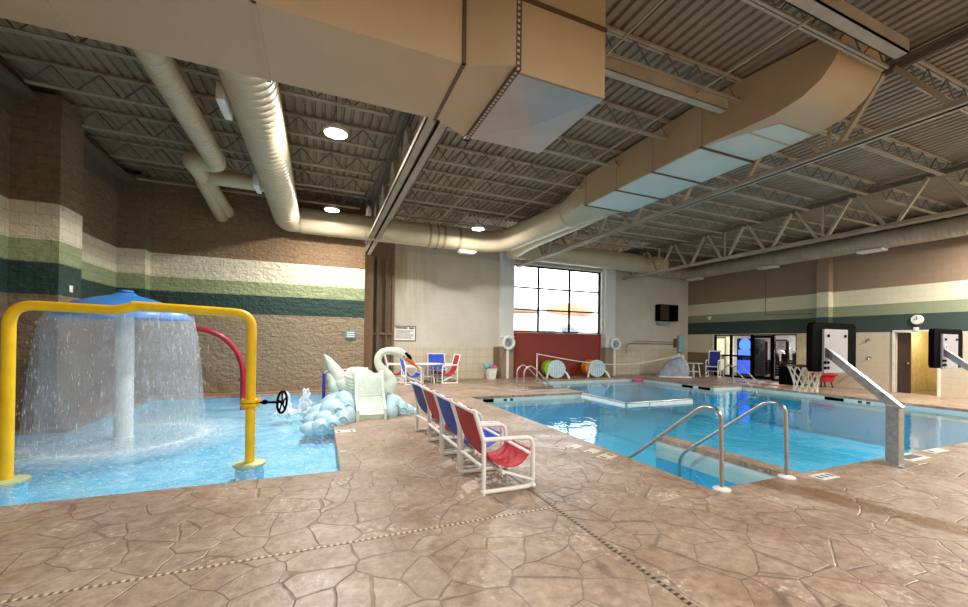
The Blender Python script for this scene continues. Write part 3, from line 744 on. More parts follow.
ribbed(rel([(-.9, 4.63, 4.97), (-.9, 11.7, 4.97)], O), .33, 24, .16, .009).build('pipe', 'duct_round', t)
MB().loft(rel(fillet([(-.9, 11.7, 4.97), (-.9, 12.72, 4.99), (-.45, 12.72, 5.0)], .5, 8), O), .345, 24).build('elbow', 'duct_round', t)
for y in (6.55, 9.75):
    b = MB(); b.box(-.43, -.33, y-.28-8, y+.28-8, -.22, .02, .01); df = b.build('diffuser', 'white_metal', t)
    MB().box(-.45, -.43, y-.2-8, y+.2-8, -.18, -.02).build('grille', 'sign_white', df)
MB().loft(rel(fillet([(-1.1, 9.95, 4.95), (-2.35, 9.95, 4.95), (-2.6, 13.1, 4.95)], .35, 6), O), .16, 16).build('branch_pipe', 'duct_round', t)
t = thing('round_duct', 'small cream spiral duct left of the large spiral duct', 'duct', (-1.85, 7, 4.85)); O = (-1.85, 7, 4.85)
ribbed(rel([(-1.85, 4.63, 4.87), (-1.85, 8.7, 4.87)], O), .17, 18, .12, .007).build('pipe', 'duct_round', t)
MB().loft(rel(fillet([(-1.85, 8.6, 4.87), (-1.85, 9.0, 4.87), (-2.3, 9.0, 4.92), (-2.45, 13.1, 5.1)], .3, 6), O), .165, 16).build('branch_pipe', 'duct_round', t)

# ================================================================== LAMPS
def lamp(x, y, z, label, W=LAMP_W, r=.2):
    t = thing('high_bay_lamp', label, 'lamp', (x, y, z), group='high bay lamps')
    MB().lathe([(0, .14), (.09, .14), (.11, .05), (r, .04), (r, 0), (r-.02, -.005), (r-.02, .01), (0, .01)], n=24).build('housing', 'white_metal', t)
    MB().lathe([(r-.022, .002), (0.0, .002)], n=24).build('lens', 'lens', t)
    MB().cyl((0, 0, .13), (0, 0, 5.84-z), .012, 6).build('hanger', 'steel_dark', t)
    ld = bpy.data.lights.new('lamp_light', 'AREA'); ld.shape = 'DISK'; ld.size = .36; ld.energy = W; ld.color = LAMP_COL
    lo = bpy.data.objects.new('lamp_light', ld); C.objects.link(lo); lo.parent = t; lo.location = (0, 0, -.02)
    return t
lamp(.2, 7.1, 5.0, 'bright round lamp in the roof left of the wide girder, the nearer one')
lamp(.25, 11.35, 5.0, 'bright round lamp near the brick wall left of the wide girder')
lamp(4.45, 11.35, 5.0, 'bright round lamp right of the wide girder above the grey wall')
for x, y in ((-2.6, -.6), (1.8, -.6), (6.0, -.6), (10.4, -.8), (15.0, -.8), (1.8, -3.4), (8.2, -3.4), (15.0, -3.4)):
    lamp(x, y, 5.0, 'round lamp in the roof behind the viewer, above the near deck', LAMP_W*.6)
lamp(16.3, 1.0, 5.0, 'added unseen fill lamp off to the right, above the near right deck', LAMP_W*1.6)  # this and the next two lamps are added out of view to brighten the right side
lamp(16.9, 3.7, 5.0, 'added unseen fill lamp off to the right, close to the right banded wall', LAMP_W*1.9)
lamp(10.4, .2, 5.0, 'added unseen fill lamp off to the right, before the near pool edge', LAMP_W*.9)

# ================================================================== DECK DETAILS
b = MB(); b.box(-4.7, 2.03, 3.178, 3.2, -.01, .004); tag(b.build('slot_drain', 'drain_x', loc=(0, 3.19, 0), smooth=False), 'pale slotted strip drain crossing the deck in front of the splash pool', 'drain')
b = MB(); b.box(2.045, 2.075, -4.9, 9.5, -.01, .004); tag(b.build('slot_drain', 'drain_y', loc=(2.06, 2, 0), smooth=False), 'dark slotted strip drain running under the row of sling chairs', 'drain')
def marker(x, y, sx, sy, rz, label, bars=3, z=.0):
    t = thing('depth_marker', label, 'marker', (x, y, z), rz, 'depth marker tiles')
    MB().box(-sx/2, sx/2, -sy/2, sy/2, -.01, .005).build('tile', 'cream_tile' if 'cream' in label else 'tile_white', t, smooth=False)
    b = MB()
    for k in range(bars):
        u = -sx*.32+sx*.64*k/max(1, bars-1)
        b.box(u-sx*.06, u+sx*.06, -sy*.25, sy*.25, .004, .0065)
    b.build('print', 'ink', t, smooth=False)
marker(3.52, 4.93, .26, .16, R(20), 'cream tile marker set in the deck by the pool edge, farthest of three', 1)
marker(3.62, 4.64, .26, .16, R(20), 'cream tile marker set in the deck by the pool edge, middle of three', 1)
marker(3.64, 4.36, .28, .18, R(20), 'cream tile marker set in the deck by the pool edge, nearest of three', 2)
marker(5.55, 2.80, .32, .16, 0, 'white tile marker in the deck right of the entry rails', 3)
marker(7.7, 2.86, .5, .24, 0, 'white grid of tiles in the deck behind the bent post', 5)
marker(8.55, 2.90, .46, .14, 0, 'white oblong tile in the deck right of the bent post', 1)
marker(.42, 7.08, .32, .18, 0, 'white tile marker in the deck corner before the swan slide', 2)
def edge_marker(x, y, axis, label, dark=True):
    t = thing('depth_marker', label, 'marker', (x, y, -.13), 0, 'pool wall depth markers')
    b = MB()
    if axis == 'x': b.box(-.16, .16, -.012, 0, -.04, .05)
    else: b.box(-.012, .0, -.25, .25, -.05, .05)
    b.build('tile', 'black' if dark else 'tile_white', t, smooth=False)
    if not dark:
        p = MB()
        for u in (-.1, .1):
            if axis == 'x': p.box(u-.05, u+.05, -.015, -.01, -.03, .04)
            else: p.box(-.015, -.01, u-.05, u+.05, -.03, .04)
        p.build('print', 'ink', t, smooth=False)
edge_marker(4.42, PY1, 'x', 'black vent tile in the pool wall under the near deck block')
edge_marker(5.05, PY1, 'x', 'white depth tile with dark figures under the near deck block', False)
edge_marker(13.5, 11.45, 'y', 'black vent tile in the far right pool wall, the farther one')
edge_marker(13.5, 10.7, 'y', 'black vent tile in the far right pool wall, the nearer one')
edge_marker(15.05, 7.35, 'y', 'black vent tile in the right pool wall behind the bent post arm')
edge_marker(15.05, 6.6, 'y', 'white depth tile with dark figures in the right pool wall', False)

# ================================================================== ENTRY RAILS
def entry_rail(x, label):
    t = thing('hand_rail', label, 'rail', (x, 2.95, 0), group='entry hand rails')
    pts = fillet([(0, 0, 0), (0, .02, .84), (0, .22, .86), (0, 1.50, -.15), (0, 1.50, -.6)], .16, 8)
    MB().loft(pts, .0215, 14).build('rail', 'steel_shiny', t)
    MB().lathe([(0, .025), (.04, .025), (.085, .012), (.09, 0)], n=20).build('base_plate', 'tile_white', t)
entry_rail(4.0, 'left stainless hand rail at the entry steps of the big pool')
entry_rail(5.1, 'right stainless hand rail at the entry steps of the big pool')

# safety rail around the shallow corner
t = thing('pool_divider', 'chrome rail with white panels standing in the water at the corner of the deck block', 'rail', (7.55, 8.28, -.1))
b = MB(); b.loft(fillet([(.05, 2.0, .055), (0, 0, .055), (2.45, .06, .055), (2.5, .06, -.1)], .1, 5), .026, 10); b.build('rail', 'steel_shiny', t)
for (x, y) in ((.04, 1.6), (.02, .8), (.0, 0), (.82, .03), (1.64, .05), (2.47, .06)): MB().cyl((x, y, -.25), (x, y, .055), .024, 10).build('post', 'steel_shiny', t)
MB().box(-.01, .03, .05, 1.98, -.07, .03).build('panel', 'tile_white', t, smooth=False)
MB().box(.03, 2.45, .02, .06, -.07, .03).build('panel', 'tile_white', t, smooth=False)

# ladders
def stair_rails(loc, rz, label, n=2, gap=.5):
    t = thing('pool_ladder', label, 'ladder', loc, rz, 'pool ladders')
    for k in range(n):
        y = k*gap
        pts = fillet([(0, y, 0), (0, y, .62), (.22, y, .78), (.42, y, .66), (1.3, y, -.2), (1.32, y, -.5)], .14, 6)
        rl = MB().loft(pts, .024, 12).build('rail', 'steel_shiny', t)
        MB().lathe([(0, .02), (.05, .02), (.07, 0)], (0, y, 0), 14).build('base_plate', 'steel_shiny', rl)
    for k in range(3): MB().box(.72+.24*k, .92+.24*k, 0.02, gap*(n-1)-.02, .12-.24*k-.3, .16-.24*k-.3).build('tread', 'white_metal', t)
stair_rails((6.2, 11.5, 0), 0, 'stainless pool ladder rails on the near deck block left of the green roller')
b = MB(); b.box(6.3, 7.66, 11.36, 11.44, 0, .012); tag(b.build('recess_shade_strip', 'recess_shade', loc=(7, 11.4, 0)), 'dark strip painted as the shaded recess edge beside the ladder', 'mat')  # dark strip put in as the shade along the stair recess edge
stair_rails((14.75, 10.85, 0), PI+R(90), 'stainless pool ladder rails on the far right deck before the glass front', 2, .55)

# ================================================================== SLING CHAIRS
def make_chair(name, fabric, label, group):
    t = thing(name, label, 'chair', (0, 0, 0), group=group); r = .0235
    for s in (-1, 1):
        y = s*.335; b = MB()
        b.loft(fillet([(-.275, y, .0), (-.275, y, .53), (-.385, y, .86)], .06, 5), r, 12)
        b.loft(fillet([(-.27, y, .555), (.285, y, .54), (.295, y, .025), (-.275, y, .025)], .09, 7), r, 12)
        for p in ((-.275, y, .03), (.295, y, .03), (-.275, y, .555)): b.ball(p, r*1.35, 2)
        b.build('side_frame', 'pvc', t)
    for (x, z) in ((-.275, .27), (-.395, .845), (.27, .36), (-.05, .2)):
        MB().cyl((x, -.335, z), (x, .335, z), r*.92, 12).build('crossbar', 'pvc', t)
    for y in (-.3, .3): MB().cyl((-.05, y, .2), (.29, y*1.15, .09), r*.7, 8).build('brace', 'pvc', t)
    prof = spline([(-.40, .875), (-.375, .80), (-.31, .60), (-.235, .42), (-.11, .29), (.06, .235), (.2, .275), (.285, .385), (.30, .40)], 5)
    b = MB(); rings = []
    P2 = [Vector(p) for p in [(q.x, q.y, 0) for q in [Vector((a[0], a[1], 0)) for a in prof]]]
    for i, p in enumerate(P2):
        d = (P2[min(i+1, len(P2)-1)]-P2[max(i-1, 0)]).normalized(); nrm = Vector((-d.y, d.x, 0))*.006
        ring = []
        for yy in (-.285, -.1, .1, .285): ring.append((p.x+nrm.x, yy, p.y+nrm.y-(.012 if abs(yy) < .2 else 0)))
        for yy in (.285, .1, -.1, -.285): ring.append((p.x-nrm.x, yy, p.y-nrm.y-(.012 if abs(yy) < .2 else 0)))
        rings.append(ring)
    b._quadring(rings); b.build('sling', fabric, t, ang=60)
    return t
G = 'sling chairs in a row beside the splash pool'
red = make_chair('sling_chair', 'fabric_red', 'red sling chair with white pipe frame, nearest of the row by the pool', G)
red.location = (1.82, 4.03, 0)
copy_thing(red, (1.83, 4.83, 0), 0, 'blue sling chair right behind the nearest red chair of the row', {'sling': 'fabric_blue'})
copy_thing(red, (1.84, 5.62, 0), 0, 'red sling chair between the two blue chairs of the row', {'sling': 'fabric_red'})
copy_thing(red, (1.85, 6.37, 0), R(4), 'blue sling chair at the far end of the row, beside the swan', {'sling': 'fabric_navy'})
# table group by the grey wall
def table(loc, label, r=.55, h=.72):
    t = thing('round_table', label, 'table', loc, group='white round tables')
    MB().lathe([(0, h), (r-.02, h), (r, h-.012), (r, h-.03), (r-.02, h-.04), (0, h-.04)], n=32).build('tabletop', 'white_metal', t)
    for a in (45, 135, 225, 315):
        c, s = math.cos(R(a)), math.sin(R(a))
        MB().loft([(c*.22, s*.22, h-.03), (c*.3, s*.3, 0)], .024, 10).build('leg', 'pvc', t)
    MB().loft([(.25*math.cos(2*PI*k/16), .25*math.sin(2*PI*k/16), .25) for k in range(16)], .018, 8, closed=True).build('ring', 'pvc', t)
table((3.65, 14.2, 0), 'white round table between the red and blue chairs by the grey wall')
S = (1.0, 1.0, 1.22)
copy_thing(red, (2.55, 14.7, 0), R(-4), 'red sling chair left of the white table by the grey wall, the rear one', {'sling': 'fabric_red'}, S)
copy_thing(red, (2.97, 13.80, 0), R(2), 'sling chair with blue seat behind the beak of the swan', {'sling': 'fabric_blue'}, (.95, .95, 1.15))
copy_thing(red, (4.22, 14.92, 0), R(-100), 'blue sling chair behind the white table by the grey wall', {'sling': 'fabric_blue'}, S)
copy_thing(red, (4.35, 13.98, 0), R(180), 'red sling chair right of the white table by the grey wall', {'sling': 'fabric_red'}, S)
table((16.4, 13.6, 0), 'white round table by the glass front, beside the covered lift', .42, .66)
copy_thing(red, (17.1, 13.1, 0), R(205), 'navy sling chair with tall back before the glass front', {'sling': 'fabric_navy'}, (.9, .75, 1.45))
for o in list(C.objects):
    if o.get('category') == 'chair' and o.location.y > 12: o['group'] = 'sling chairs at the far tables'
sc_chair = [o for o in C.objects if o.get('category') == 'chair']

# ================================================================== SWAN SLIDE
O = Vector((.8, 8.6, 0))
t = thing('swan_slide', 'white swan slide with orange beak on pale blue clouds', 'slide', O)
def W(p): return tuple(Vector(p)-O)
def Ws(p): return (p[0]+.02-O.x, p[1]+.36-O.y, p[2]-.06)
# body
b = MB()
bp = spline([Ws(p) for p in ((.30, 8.72, .78), (.42, 8.7, .68), (.70, 8.7, .57), (1.0, 8.68, .52), (1.28, 8.66, .50), (1.44, 8.65, .53), (1.52, 8.65, .58))], 5)
b.loft(bp, interp([(.10, .06), (.22, .16), (.32, .24), (.33, .28), (.28, .28), (.18, .20), (.03, .03)], 5), 20)
b.build('body', 'swan', t)
# neck and head as one smooth S
nk = spline([Ws(p) for p in ((1.36, 8.6, .50), (1.42, 8.58, .64), (1.38, 8.56, .79), (1.24, 8.55, .97), (1.165, 8.55, 1.12), (1.19, 8.55, 1.27), (1.30, 8.55, 1.355), (1.46, 8.54, 1.37), (1.62, 8.53, 1.33), (1.74, 8.52, 1.25), (1.81, 8.51, 1.18))], 6)
b = MB(); b.loft(nk, interp([.21, .185, .14, .10, .085, .08, .078, .085, .105, .095, .04], 6), 16)
ng = b.build('neck', 'swan', t)
b = MB(); b.loft(spline([Ws(p) for p in ((1.77, 8.51, 1.225), (1.87, 8.50, 1.14), (1.97, 8.49, 1.05), (2.05, 8.48, .985))], 4), interp([(.072, .075), (.062, .05), (.045, .028), (.014, .01)], 4), 12); b.build('beak', 'orange', t)
b = MB(); b.loft(spline([Ws(p) for p in ((1.68, 8.50, 1.325), (1.75, 8.50, 1.30), (1.83, 8.50, 1.24), (1.89, 8.5, 1.16))], 4), interp([(.03, .02), (.08, .05), (.085, .05), (.04, .02)], 4), 10); b.build('face_mask', 'black', t)
for s in (-1, 1):
    MB().ball(Ws((1.71, 8.515+s*.083, 1.245)), .019, 2).build('eye', 'black', t)
# tail
b = MB(); b.loft(spline([Ws(p) for p in ((.55, 8.74, .56), (.40, 8.74, .76), (.28, 8.74, .95), (.17, 8.74, 1.14), (.07, 8.74, 1.28))], 6), interp([(.22, .20), (.22, .17), (.19, .13), (.12, .08), (.03, .02)], 6), 14); b.build('tail', 'swan', t)
b = MB(); b.loft(spline([Ws(p) for p in ((.33, 8.7, .46), (.28, 8.7, .62), (.22, 8.72, .80), (.16, 8.74, .95))], 5), interp([(.15, .10), (.17, .12), (.13, .09), (.02, .02)], 5), 14); b.build('tail_feather', 'swan', t)
# wings: overlapping feathers
for s, nm in ((-1, 'near'), (1, 'far')):
    wg = MB(); yb = 8.68+s*.30
    wg.loft(spline([Ws((1.12, yb, .72)), Ws((.90, yb+s*.05, .83)), Ws((.66, yb+s*.05, .86)), Ws((.50, yb+s*.02, .80))], 5), interp([(.05, .10), (.08, .15), (.08, .13), (.03, .04)], 5), 12)
    wo = wg.build('wing', 'swan', t)
    for k in range(6):
        z0 = .86-.075*k; x0 = .56+.012*k*k*.4
        f = MB(); f.loft(spline([Ws((x0-.10, yb+s*.07, z0)), Ws((x0+.02, yb+s*.10, z0-.05)), Ws((x0+.22, yb+s*.10, z0-.10)), Ws((x0+.46, yb+s*.07, z0-.10))], 5), interp([(.018, .025), (.035, .05), (.035, .05), (.02, .03)], 5), 10)
        f.build('feather', 'swan', wo)
# cloud base
b = MB(); random.seed(11)
lump = [((-.12, 7.80, -.06), (.20, .18, .12)), ((.06, 7.72, -.03), (.20, .17, .15)), ((.24, 7.72, .0), (.18, .17, .17)), ((.40, 7.80, .05), (.17, .18, .20)), ((.53, 7.93, .08), (.13, .18, .22)), ((.14, 7.95, .05), (.24, .22, .18)), ((.34, 8.0, .14), (.22, .22, .22)), ((.50, 8.12, .22), (.16, .22, .26)), ((.0, 8.15, .0), (.28, .3, .18)), ((.28, 8.25, .16), (.28, .28, .24)), ((.46, 8.4, .26), (.2, .3, .27)), ((.12, 8.5, .06), (.34, .34, .22)), ((.4, 8.75, .18), (.4, .4, .28)), ((.95, 9.05, .2), (.6, .4, .3)),
        ((1.36, 8.22, .08), (.15, .2, .22)), ((1.42, 8.40, .14), (.19, .26, .25)), ((1.58, 8.38, .09), (.19, .22, .20)), ((1.72, 8.42, .04), (.18, .18, .16)), ((1.86, 8.46, .0), (.16, .14, .11)), ((1.96, 8.5, -.03), (.1, .1, .08)), ((1.45, 8.8, .12), (.3, .3, .25))]
for c_, r_ in lump: b.ball(W(c_), r_, 3, .02)
b.build('cloud_base', 'cloud', t)
def swirl(c, r, nrm):
    pts = []
    for k in range(22):
        a = k*.42; q = r*(1-k/26); pts.append((c[0]+q*math.cos(a), c[1], c[2]+q*math.sin(a)))
    return MB().loft([W(p) for p in pts], .022, 6)
for c_, r_ in (((.40, 7.63, .06), .10), ((.22, 7.56, .0), .09), ((.50, 7.91, .24), .10), ((.32, 7.79, .20), .10), ((.06, 7.56, -.02), .08), ((1.44, 8.15, .16), .09), ((1.60, 8.17, .09), .09), ((1.73, 8.25, .04), .07)):
    swirl(c_, r_, 0).build('cloud_swirl', 'cloud', t)
# chute
prof = [(8.78, .84), (8.55, .83), (8.44, .72), (8.33, .44), (8.27, .38), (8.15, .30), (8.02, .17), (7.93, .10)]
b = MB(); rings = []
for y, z in spline([(0, p[0], p[1]) for p in prof], 4) and [(q.y, q.z) for q in spline([(0, p[0], p[1]) for p in prof], 4)]:
    rings.append([W((.72, y, z)), W((1.18, y, z)), W((1.18, y+.03, z-.05)), W((.72, y+.03, z-.05))])
b._quadring(rings); ch = b.build('chute', 'swan_slide', t)
b = MB(); b.box(*[v for v in (.72-O.x, 1.18-O.x)], 8.30-O.y, 8.34-O.y, .40, .43); b.build('lip', 'white_fg', ch)
for x in (.66, 1.18):
    pl = [(8.80, .90), (8.52, .91), (8.40, .80), (8.24, .50), (8.02, .28), (7.90, .20), (7.88, 0), (8.10, 0), (8.30, .14), (8.50, .40), (8.8, .5)]
    MB().prism([(y-O.y, z) for y, z in pl], 'x', x-O.x, x+.055-O.x).build('side_wall', 'swan_slide', t)
MB().box(.72-O.x, 1.18-O.x, 7.95-O.y, 8.0-O.y, 0, .10).build('foot', 'swan_slide', t)
# ladder behind the swan
t = thing('step_ladder', 'blue posts with a brown step behind the tail of the swan', 'steps', (.1, 9.6, 0))
for x, y in ((.0, 0), (.42, .1), (.0, .5)): MB().loft([(x, y, -.08), (x, y, .78)], .035, 10).build('post', 'blue_post', t)
MB().box(-.16, .36, -.12, .5, -.1, .06).build('step', 'cardboard', t, smooth=False)
MB().box(.1, .5, .1, .6, .06, .24).build('step', 'cardboard', t, smooth=False)
MB().loft(fillet([(0, 0, .78), (0.05, 0, .84), (1.0, .45, .86)], .05), .014, 8).build('hand_rail', 'white_metal', t)

# ================================================================== SPLASH POOL FEATURES
zt = 1.90
t = thing('water_arch', 'yellow pipe arch with black handwheel standing in the splash pool', 'arch', (-.83, 6.0, -.1))
O = Vector((-.83, 6.0, -.1)); 
L0 = Vector((-3.25, 6.2, -.1)); R0 = Vector((-.83, 6.0, -.1)); mid = L0.lerp(R0, .46)
r = .057
MB().loft([p-O for p in fillet([L0+Vector((0, 0, .0)), L0+Vector((0, 0, zt+.10)), mid+Vector((-.12, 0, zt+.065)), mid+Vector((.05, 0, zt+.12)), mid+Vector((.2, 0, zt+.118))], .24, 8)], r, 18).build('left_pipe', 'yellow', t)
MB().loft([p-O for p in fillet([mid+Vector((.02, 0, zt+.128)), R0+Vector((0, 0, zt+.07)), R0+Vector((0, 0, 0))], .20, 8)], r, 18).build('right_pipe', 'yellow', t)
b = MB()
for z in (.76, .81): b.lathe([(r, z), (.115, z), (.115, z+.035), (r, z+.035)], n=20)
for k in range(6): a = k*PI/3; b.cyl((.092*math.cos(a), .092*math.sin(a), .74), (.092*math.cos(a), .092*math.sin(a), .87), .01, 6)
b.build('flange', 'yellow', t)
vs = MB().loft([(.05, 0, .80), (.36, .02, .79)], .016, 10).build('valve_stem', 'black', t)
MB().lathe([(.03, .0), (.035, .03), (.02, .06)], (.14, .005, .8), 12, 'x').build('gland', 'black', t)
hw = MB(); ax = Vector((1, -.35, 0)).normalized(); cc = Vector((.37, .02, .79)); uu = Vector((0, 0, 1)); vv_ = ax.cross(uu)
hw.loft([cc+uu*.145*math.cos(2*PI*k/28)+vv_*.145*math.sin(2*PI*k/28) for k in range(28)], .016, 8, closed=True, up=ax)
for k in range(5): a = 2*PI*k/5; hw.loft([cc, cc+uu*.145*math.cos(a)+vv_*.145*math.sin(a)], .012, 6)
hw.ball(cc, .03, 2); hw.build('handwheel', 'black', t)
for base in (L0, R0):
    q = base-O; MB().lathe([(0, -.02), (.16, -.02), (.17, -.2)], (q.x, q.y, 0), 22).build('foot_base', 'basin_kid', t); MB().lathe([(0, .025), (.14, .025), (.19, .012), (.19, -.015), (0, -.015)], (q.x, q.y, 0), 22).build('foot_plate', mat('yellowed concrete foot', srgb(196, 200, 150), .6), t)
# mushroom fountain
O = Vector((-2.93, 8.2, -.1))
t = thing('mushroom_fountain', 'blue mushroom fountain on a white post in the splash pool', 'fountain', O)
MB().lathe([(.0, -.2), (.14, -.2), (.14, 0.02), (.125, .03), (.12, 1.2), (.115, 2.0), (0, 2.0)], n=24).build('stem', 'white_fg', t)
MB().lathe([(.0, 2.36), (.12, 2.355), (.16, 2.32), (.38, 2.26), (.62, 2.17), (.80, 2.06), (.86, 1.98), (.86, 1.94), (.82, 1.94), (.78, 1.99), (.5, 2.08), (.1, 2.1), (0, 2.1)], n=40).build('cap', 'blue_cap', t)
b = MB(); b.lathe([(.10, 2.37), (.10, 2.40), (0, 2.40)], n=16); b.build('nozzle', 'blue_cap', t)
# falling water: two streaky sheets and many drops
def ring_wave(k, q, ph): return 1+.02*math.sin(5*k+ph)+.015*math.sin(11*k+2*ph)
b = MB()
for ph, (ra, rb) in ((0, (.875, .98)), (1.7, (.86, 1.10))):
    rings = []
    for i in range(15):
        f = i/14; z = 2.02-2.02*f; rr = ra+(rb-ra)*math.sqrt(f)
        rings.append([(rr*ring_wave(2*PI*k/72, f, ph)*math.cos(2*PI*k/72), rr*ring_wave(2*PI*k/72, f, ph)*math.sin(2*PI*k/72), z) for k in range(72)])
    b._quadring(rings, True, False)
o = b.build('water_curtain', 'curtain', None); o.location = O; tag(o, 'curtain of white water falling from the blue mushroom fountain', 'water', kind='stuff')
b = MB(); random.seed(3)
for i in range(420):
    a = random.uniform(0, 2*PI); f = random.random()**.8; rr = .87+.2*math.sqrt(f)+random.gauss(0, .035+.09*f); z = 2.0-2.0*f
    L = random.uniform(.01, .05); w_ = random.uniform(.0018, .0042)
    p = Vector((rr*math.cos(a), rr*math.sin(a), z)); b.loft([p+Vector((0, 0, L)), p, p-Vector((0, 0, L))], [w_*.2, w_, w_*.2], 4)
o = b.build('water_drops', 'spray', None); o.location = O; tag(o, 'white drops flying off the falling water round the blue mushroom', 'water', kind='stuff')
def jet(x, y, h, label, seed):
    random.seed(seed); b = MB()
    for i in range(46):
        f = random.random(); r_ = .045+.07*(1-f)*random.random(); a = random.uniform(0, 2*PI); q = (.05+.10*(1-f))*random.random()
        b.ball((q*math.cos(a), q*math.sin(a), h*f), (r_*.9, r_*.9, r_*1.5), 1, .12)
    for i in range(40):
        a = random.uniform(0, 2*PI); q = random.uniform(.05, .26); b.ball((q*math.cos(a), q*math.sin(a), random.uniform(0, .05)), random.uniform(.02, .05), 1, .1)
    o = b.build('water_jet', 'spray', None); o.location = (x, y, -.1); tag(o, label, 'water', group='water jets', kind='stuff')
jet(-.28, 9.75, .50, 'short bubbling white water jet nearest the swan tail', 5)
jet(-.66, 9.65, .44, 'short bubbling white water jet left of the other one, above the handwheel', 6)
# red curved pipe with its own small handwheel
t = thing('spray_pipe', 'red pipe curving up from the far edge of the splash pool', 'pipe', (-1.82, 11.86, -.1)); O = Vector((-1.82, 11.86, -.1))
MB().loft(spline([Vector(p)-O for p in ((-1.82, 11.86, -.3), (-1.82, 11.86, .45), (-1.85, 11.86, .85), (-2.0, 11.84, 1.25), (-2.25, 11.8, 1.55), (-2.55, 11.75, 1.72), (-2.9, 11.7, 1.78))], 6), .062, 14).build('pipe', 'red_pipe', t)
hw = MB(); cc = Vector((.2, -.02, .80)); 
hw.loft([cc+Vector((.04*math.sin(2*PI*k/24), .12*math.sin(2*PI*k/24), .14*math.cos(2*PI*k/24))) for k in range(24)], .014, 6, closed=True); hw.loft([(0, 0, .8), cc], .014, 6); hw.loft([cc-Vector((0, 0, .14)), cc+Vector((0, 0, .14))], .01, 6); hw.build('handwheel', 'black', t)
MB().lathe([(.07, .55), (.1, .55), (.1, .6), (.07, .6)], n=14).build('flange', 'red_pipe', t)
b = MB(); b.box(-4.1, .3, 12.55, 12.62, 0, .03); tag(b.build('edge_curb', 'cardboard', loc=(-2, 12.58, 0)), 'low brown curb behind the splash pool', 'curb')

# ================================================================== FAR WALL THINGS
def flat_sign(name, label, cat, c, sx, sz, board, frame=None, lines=0):
    t = thing(name, label, cat, c)
    MB().box(-sx/2, sx/2, -.015, 0.0, -sz/2, sz/2).build('board', board, t, smooth=False)
    if frame:
        b = MB()
        for s in (-1, 1): b.box(s*sx/2-.015, s*sx/2+.015, -.025, 0, -sz/2-.015, sz/2+.015).box(-sx/2, sx/2, -.025, 0, s*sz/2-.015, s*sz/2+.015)
        b.build('frame', frame, t, smooth=False)
    b = MB(); random.seed(2)
    if lines:
        b.box(-sx*.42, sx*.12, -.018, -.014, sz*.33, sz*.43); b.box(sx*.2, sx*.42, -.018, -.014, sz*.33, sz*.43)
        for k in range(lines):
            z = sz*.22-k*sz*.62/lines; x = -sz*.5
            e_ = random.uniform(.25, .43)
            b.box(-sx*.42, sx*e_, -.018, -.014, z-.006, z+.006)
        b.build('print', 'ink', t, smooth=False)
    return t
flat_sign('rules_sign', 'white rules sign in a dark frame on the grey wall above the table', 'sign', (3.04, YW-.002, 1.81), .84, .56, 'sign_white', 'ink', 9)
t = flat_sign('small_sign', 'small teal sign on the brick wall near its right end', 'sign', (.89, YB-.03, 1.71), .32, .24, 'teal_sign')
b = MB()
for k in range(3): b.box(-.11, .11, -.02, -.014, .05-.06*k, .075-.06*k)
b.build('print', 'sign_white', t, smooth=False)
t = thing('switch_plate', 'small white plate on the dark green band of the left pilaster', 'switch', (-4.137, 9.4, 2.39)); MB().box(0, .012, -.05, .05, -.06, .06, .004).build('plate', 'sign_white', t)
# recess pipes
for x, r_, lb in ((1.98, .075, 'brown downpipe in the recess beside the brick wall, the left one'), (2.30, .055, 'brown downpipe in the recess beside the brick wall, the right one')):
    tag(MB().cyl((x, YW-.16, 0), (x, YW-.16, 4.6), r_, 14).build('down_pipe', 'steel_dark', loc=(x, YW-.16, 0)), lb, 'pipe')
b = MB(); b.box(1.47, 1.80, YW-.35, YW-.03, 0, 4.66); tag(b.build('steel_post', 'brown_trim', loc=(1.6, YW-.2, 0), smooth=False), 'brown boxed post under the end of the wide girder', 'post')
b = MB(); b.box(1.82, 2.5, YW-.2, YW-.05, 1.75, 1.83); tag(b.build('pipe_bracket', 'brown_trim', loc=(2.1, YW-.1, 1.8), smooth=False), 'brown crosspiece across the downpipes in the recess', 'bracket')
b = MB(); b.box(2.52, 2.62, YW-.08, YW-.02, 0, 5.0); tag(b.build('corner_trim', 'brown_trim', loc=(2.57, YW-.05, 0), smooth=False), 'tan corner strip where the recess meets the grey wall', 'trim')
# life rings with poles
def life_ring(x, label, plabel):
    t = thing('life_ring', label, 'life ring', (x, YW-.40, 1.5), group='life rings')
    MB().loft([(.24*math.cos(2*PI*k/32), 0, .24*math.sin(2*PI*k/32)) for k in range(32)], .068, 12, closed=True, up=(0, 1, 0)).build('ring', 'white_fg', t)
    for a in (45, 135, 225, 315):
        c, s = math.cos(R(a)), math.sin(R(a)); MB().loft([(c*.215, 0, s*.215), (c*.265, 0, s*.265)], .074, 10).build('band', 'teal', t)
    rp = MB(); rp.loft([(.13*math.cos(2*PI*k/20), .0, .13*math.sin(2*PI*k/20)) for k in range(20)], .03, 8, closed=True, up=(0, 1, 0)); rp.loft([(-.1, 0, -.1), (.1, 0, .12)], .03, 8); rp.build('rope_coil', 'cover', t)
    MB().box(-.36, .3, .06, .1, .22, .28).build('bracket', 'sign_white', t)
    p = MB(); p.box(x-.055, x+.055, YW-.34, YW-.30, 0, 1.2); tag(p.build('ring_post', 'sign_white', loc=(x, YW-.32, 0), smooth=False), plabel, 'post')
life_ring(7.33, 'white life ring on the column left of the window', 'white board post under the life ring left of the window')
life_ring(12.98, 'white life ring on the column right of the window', 'white board post under the life ring right of the window')
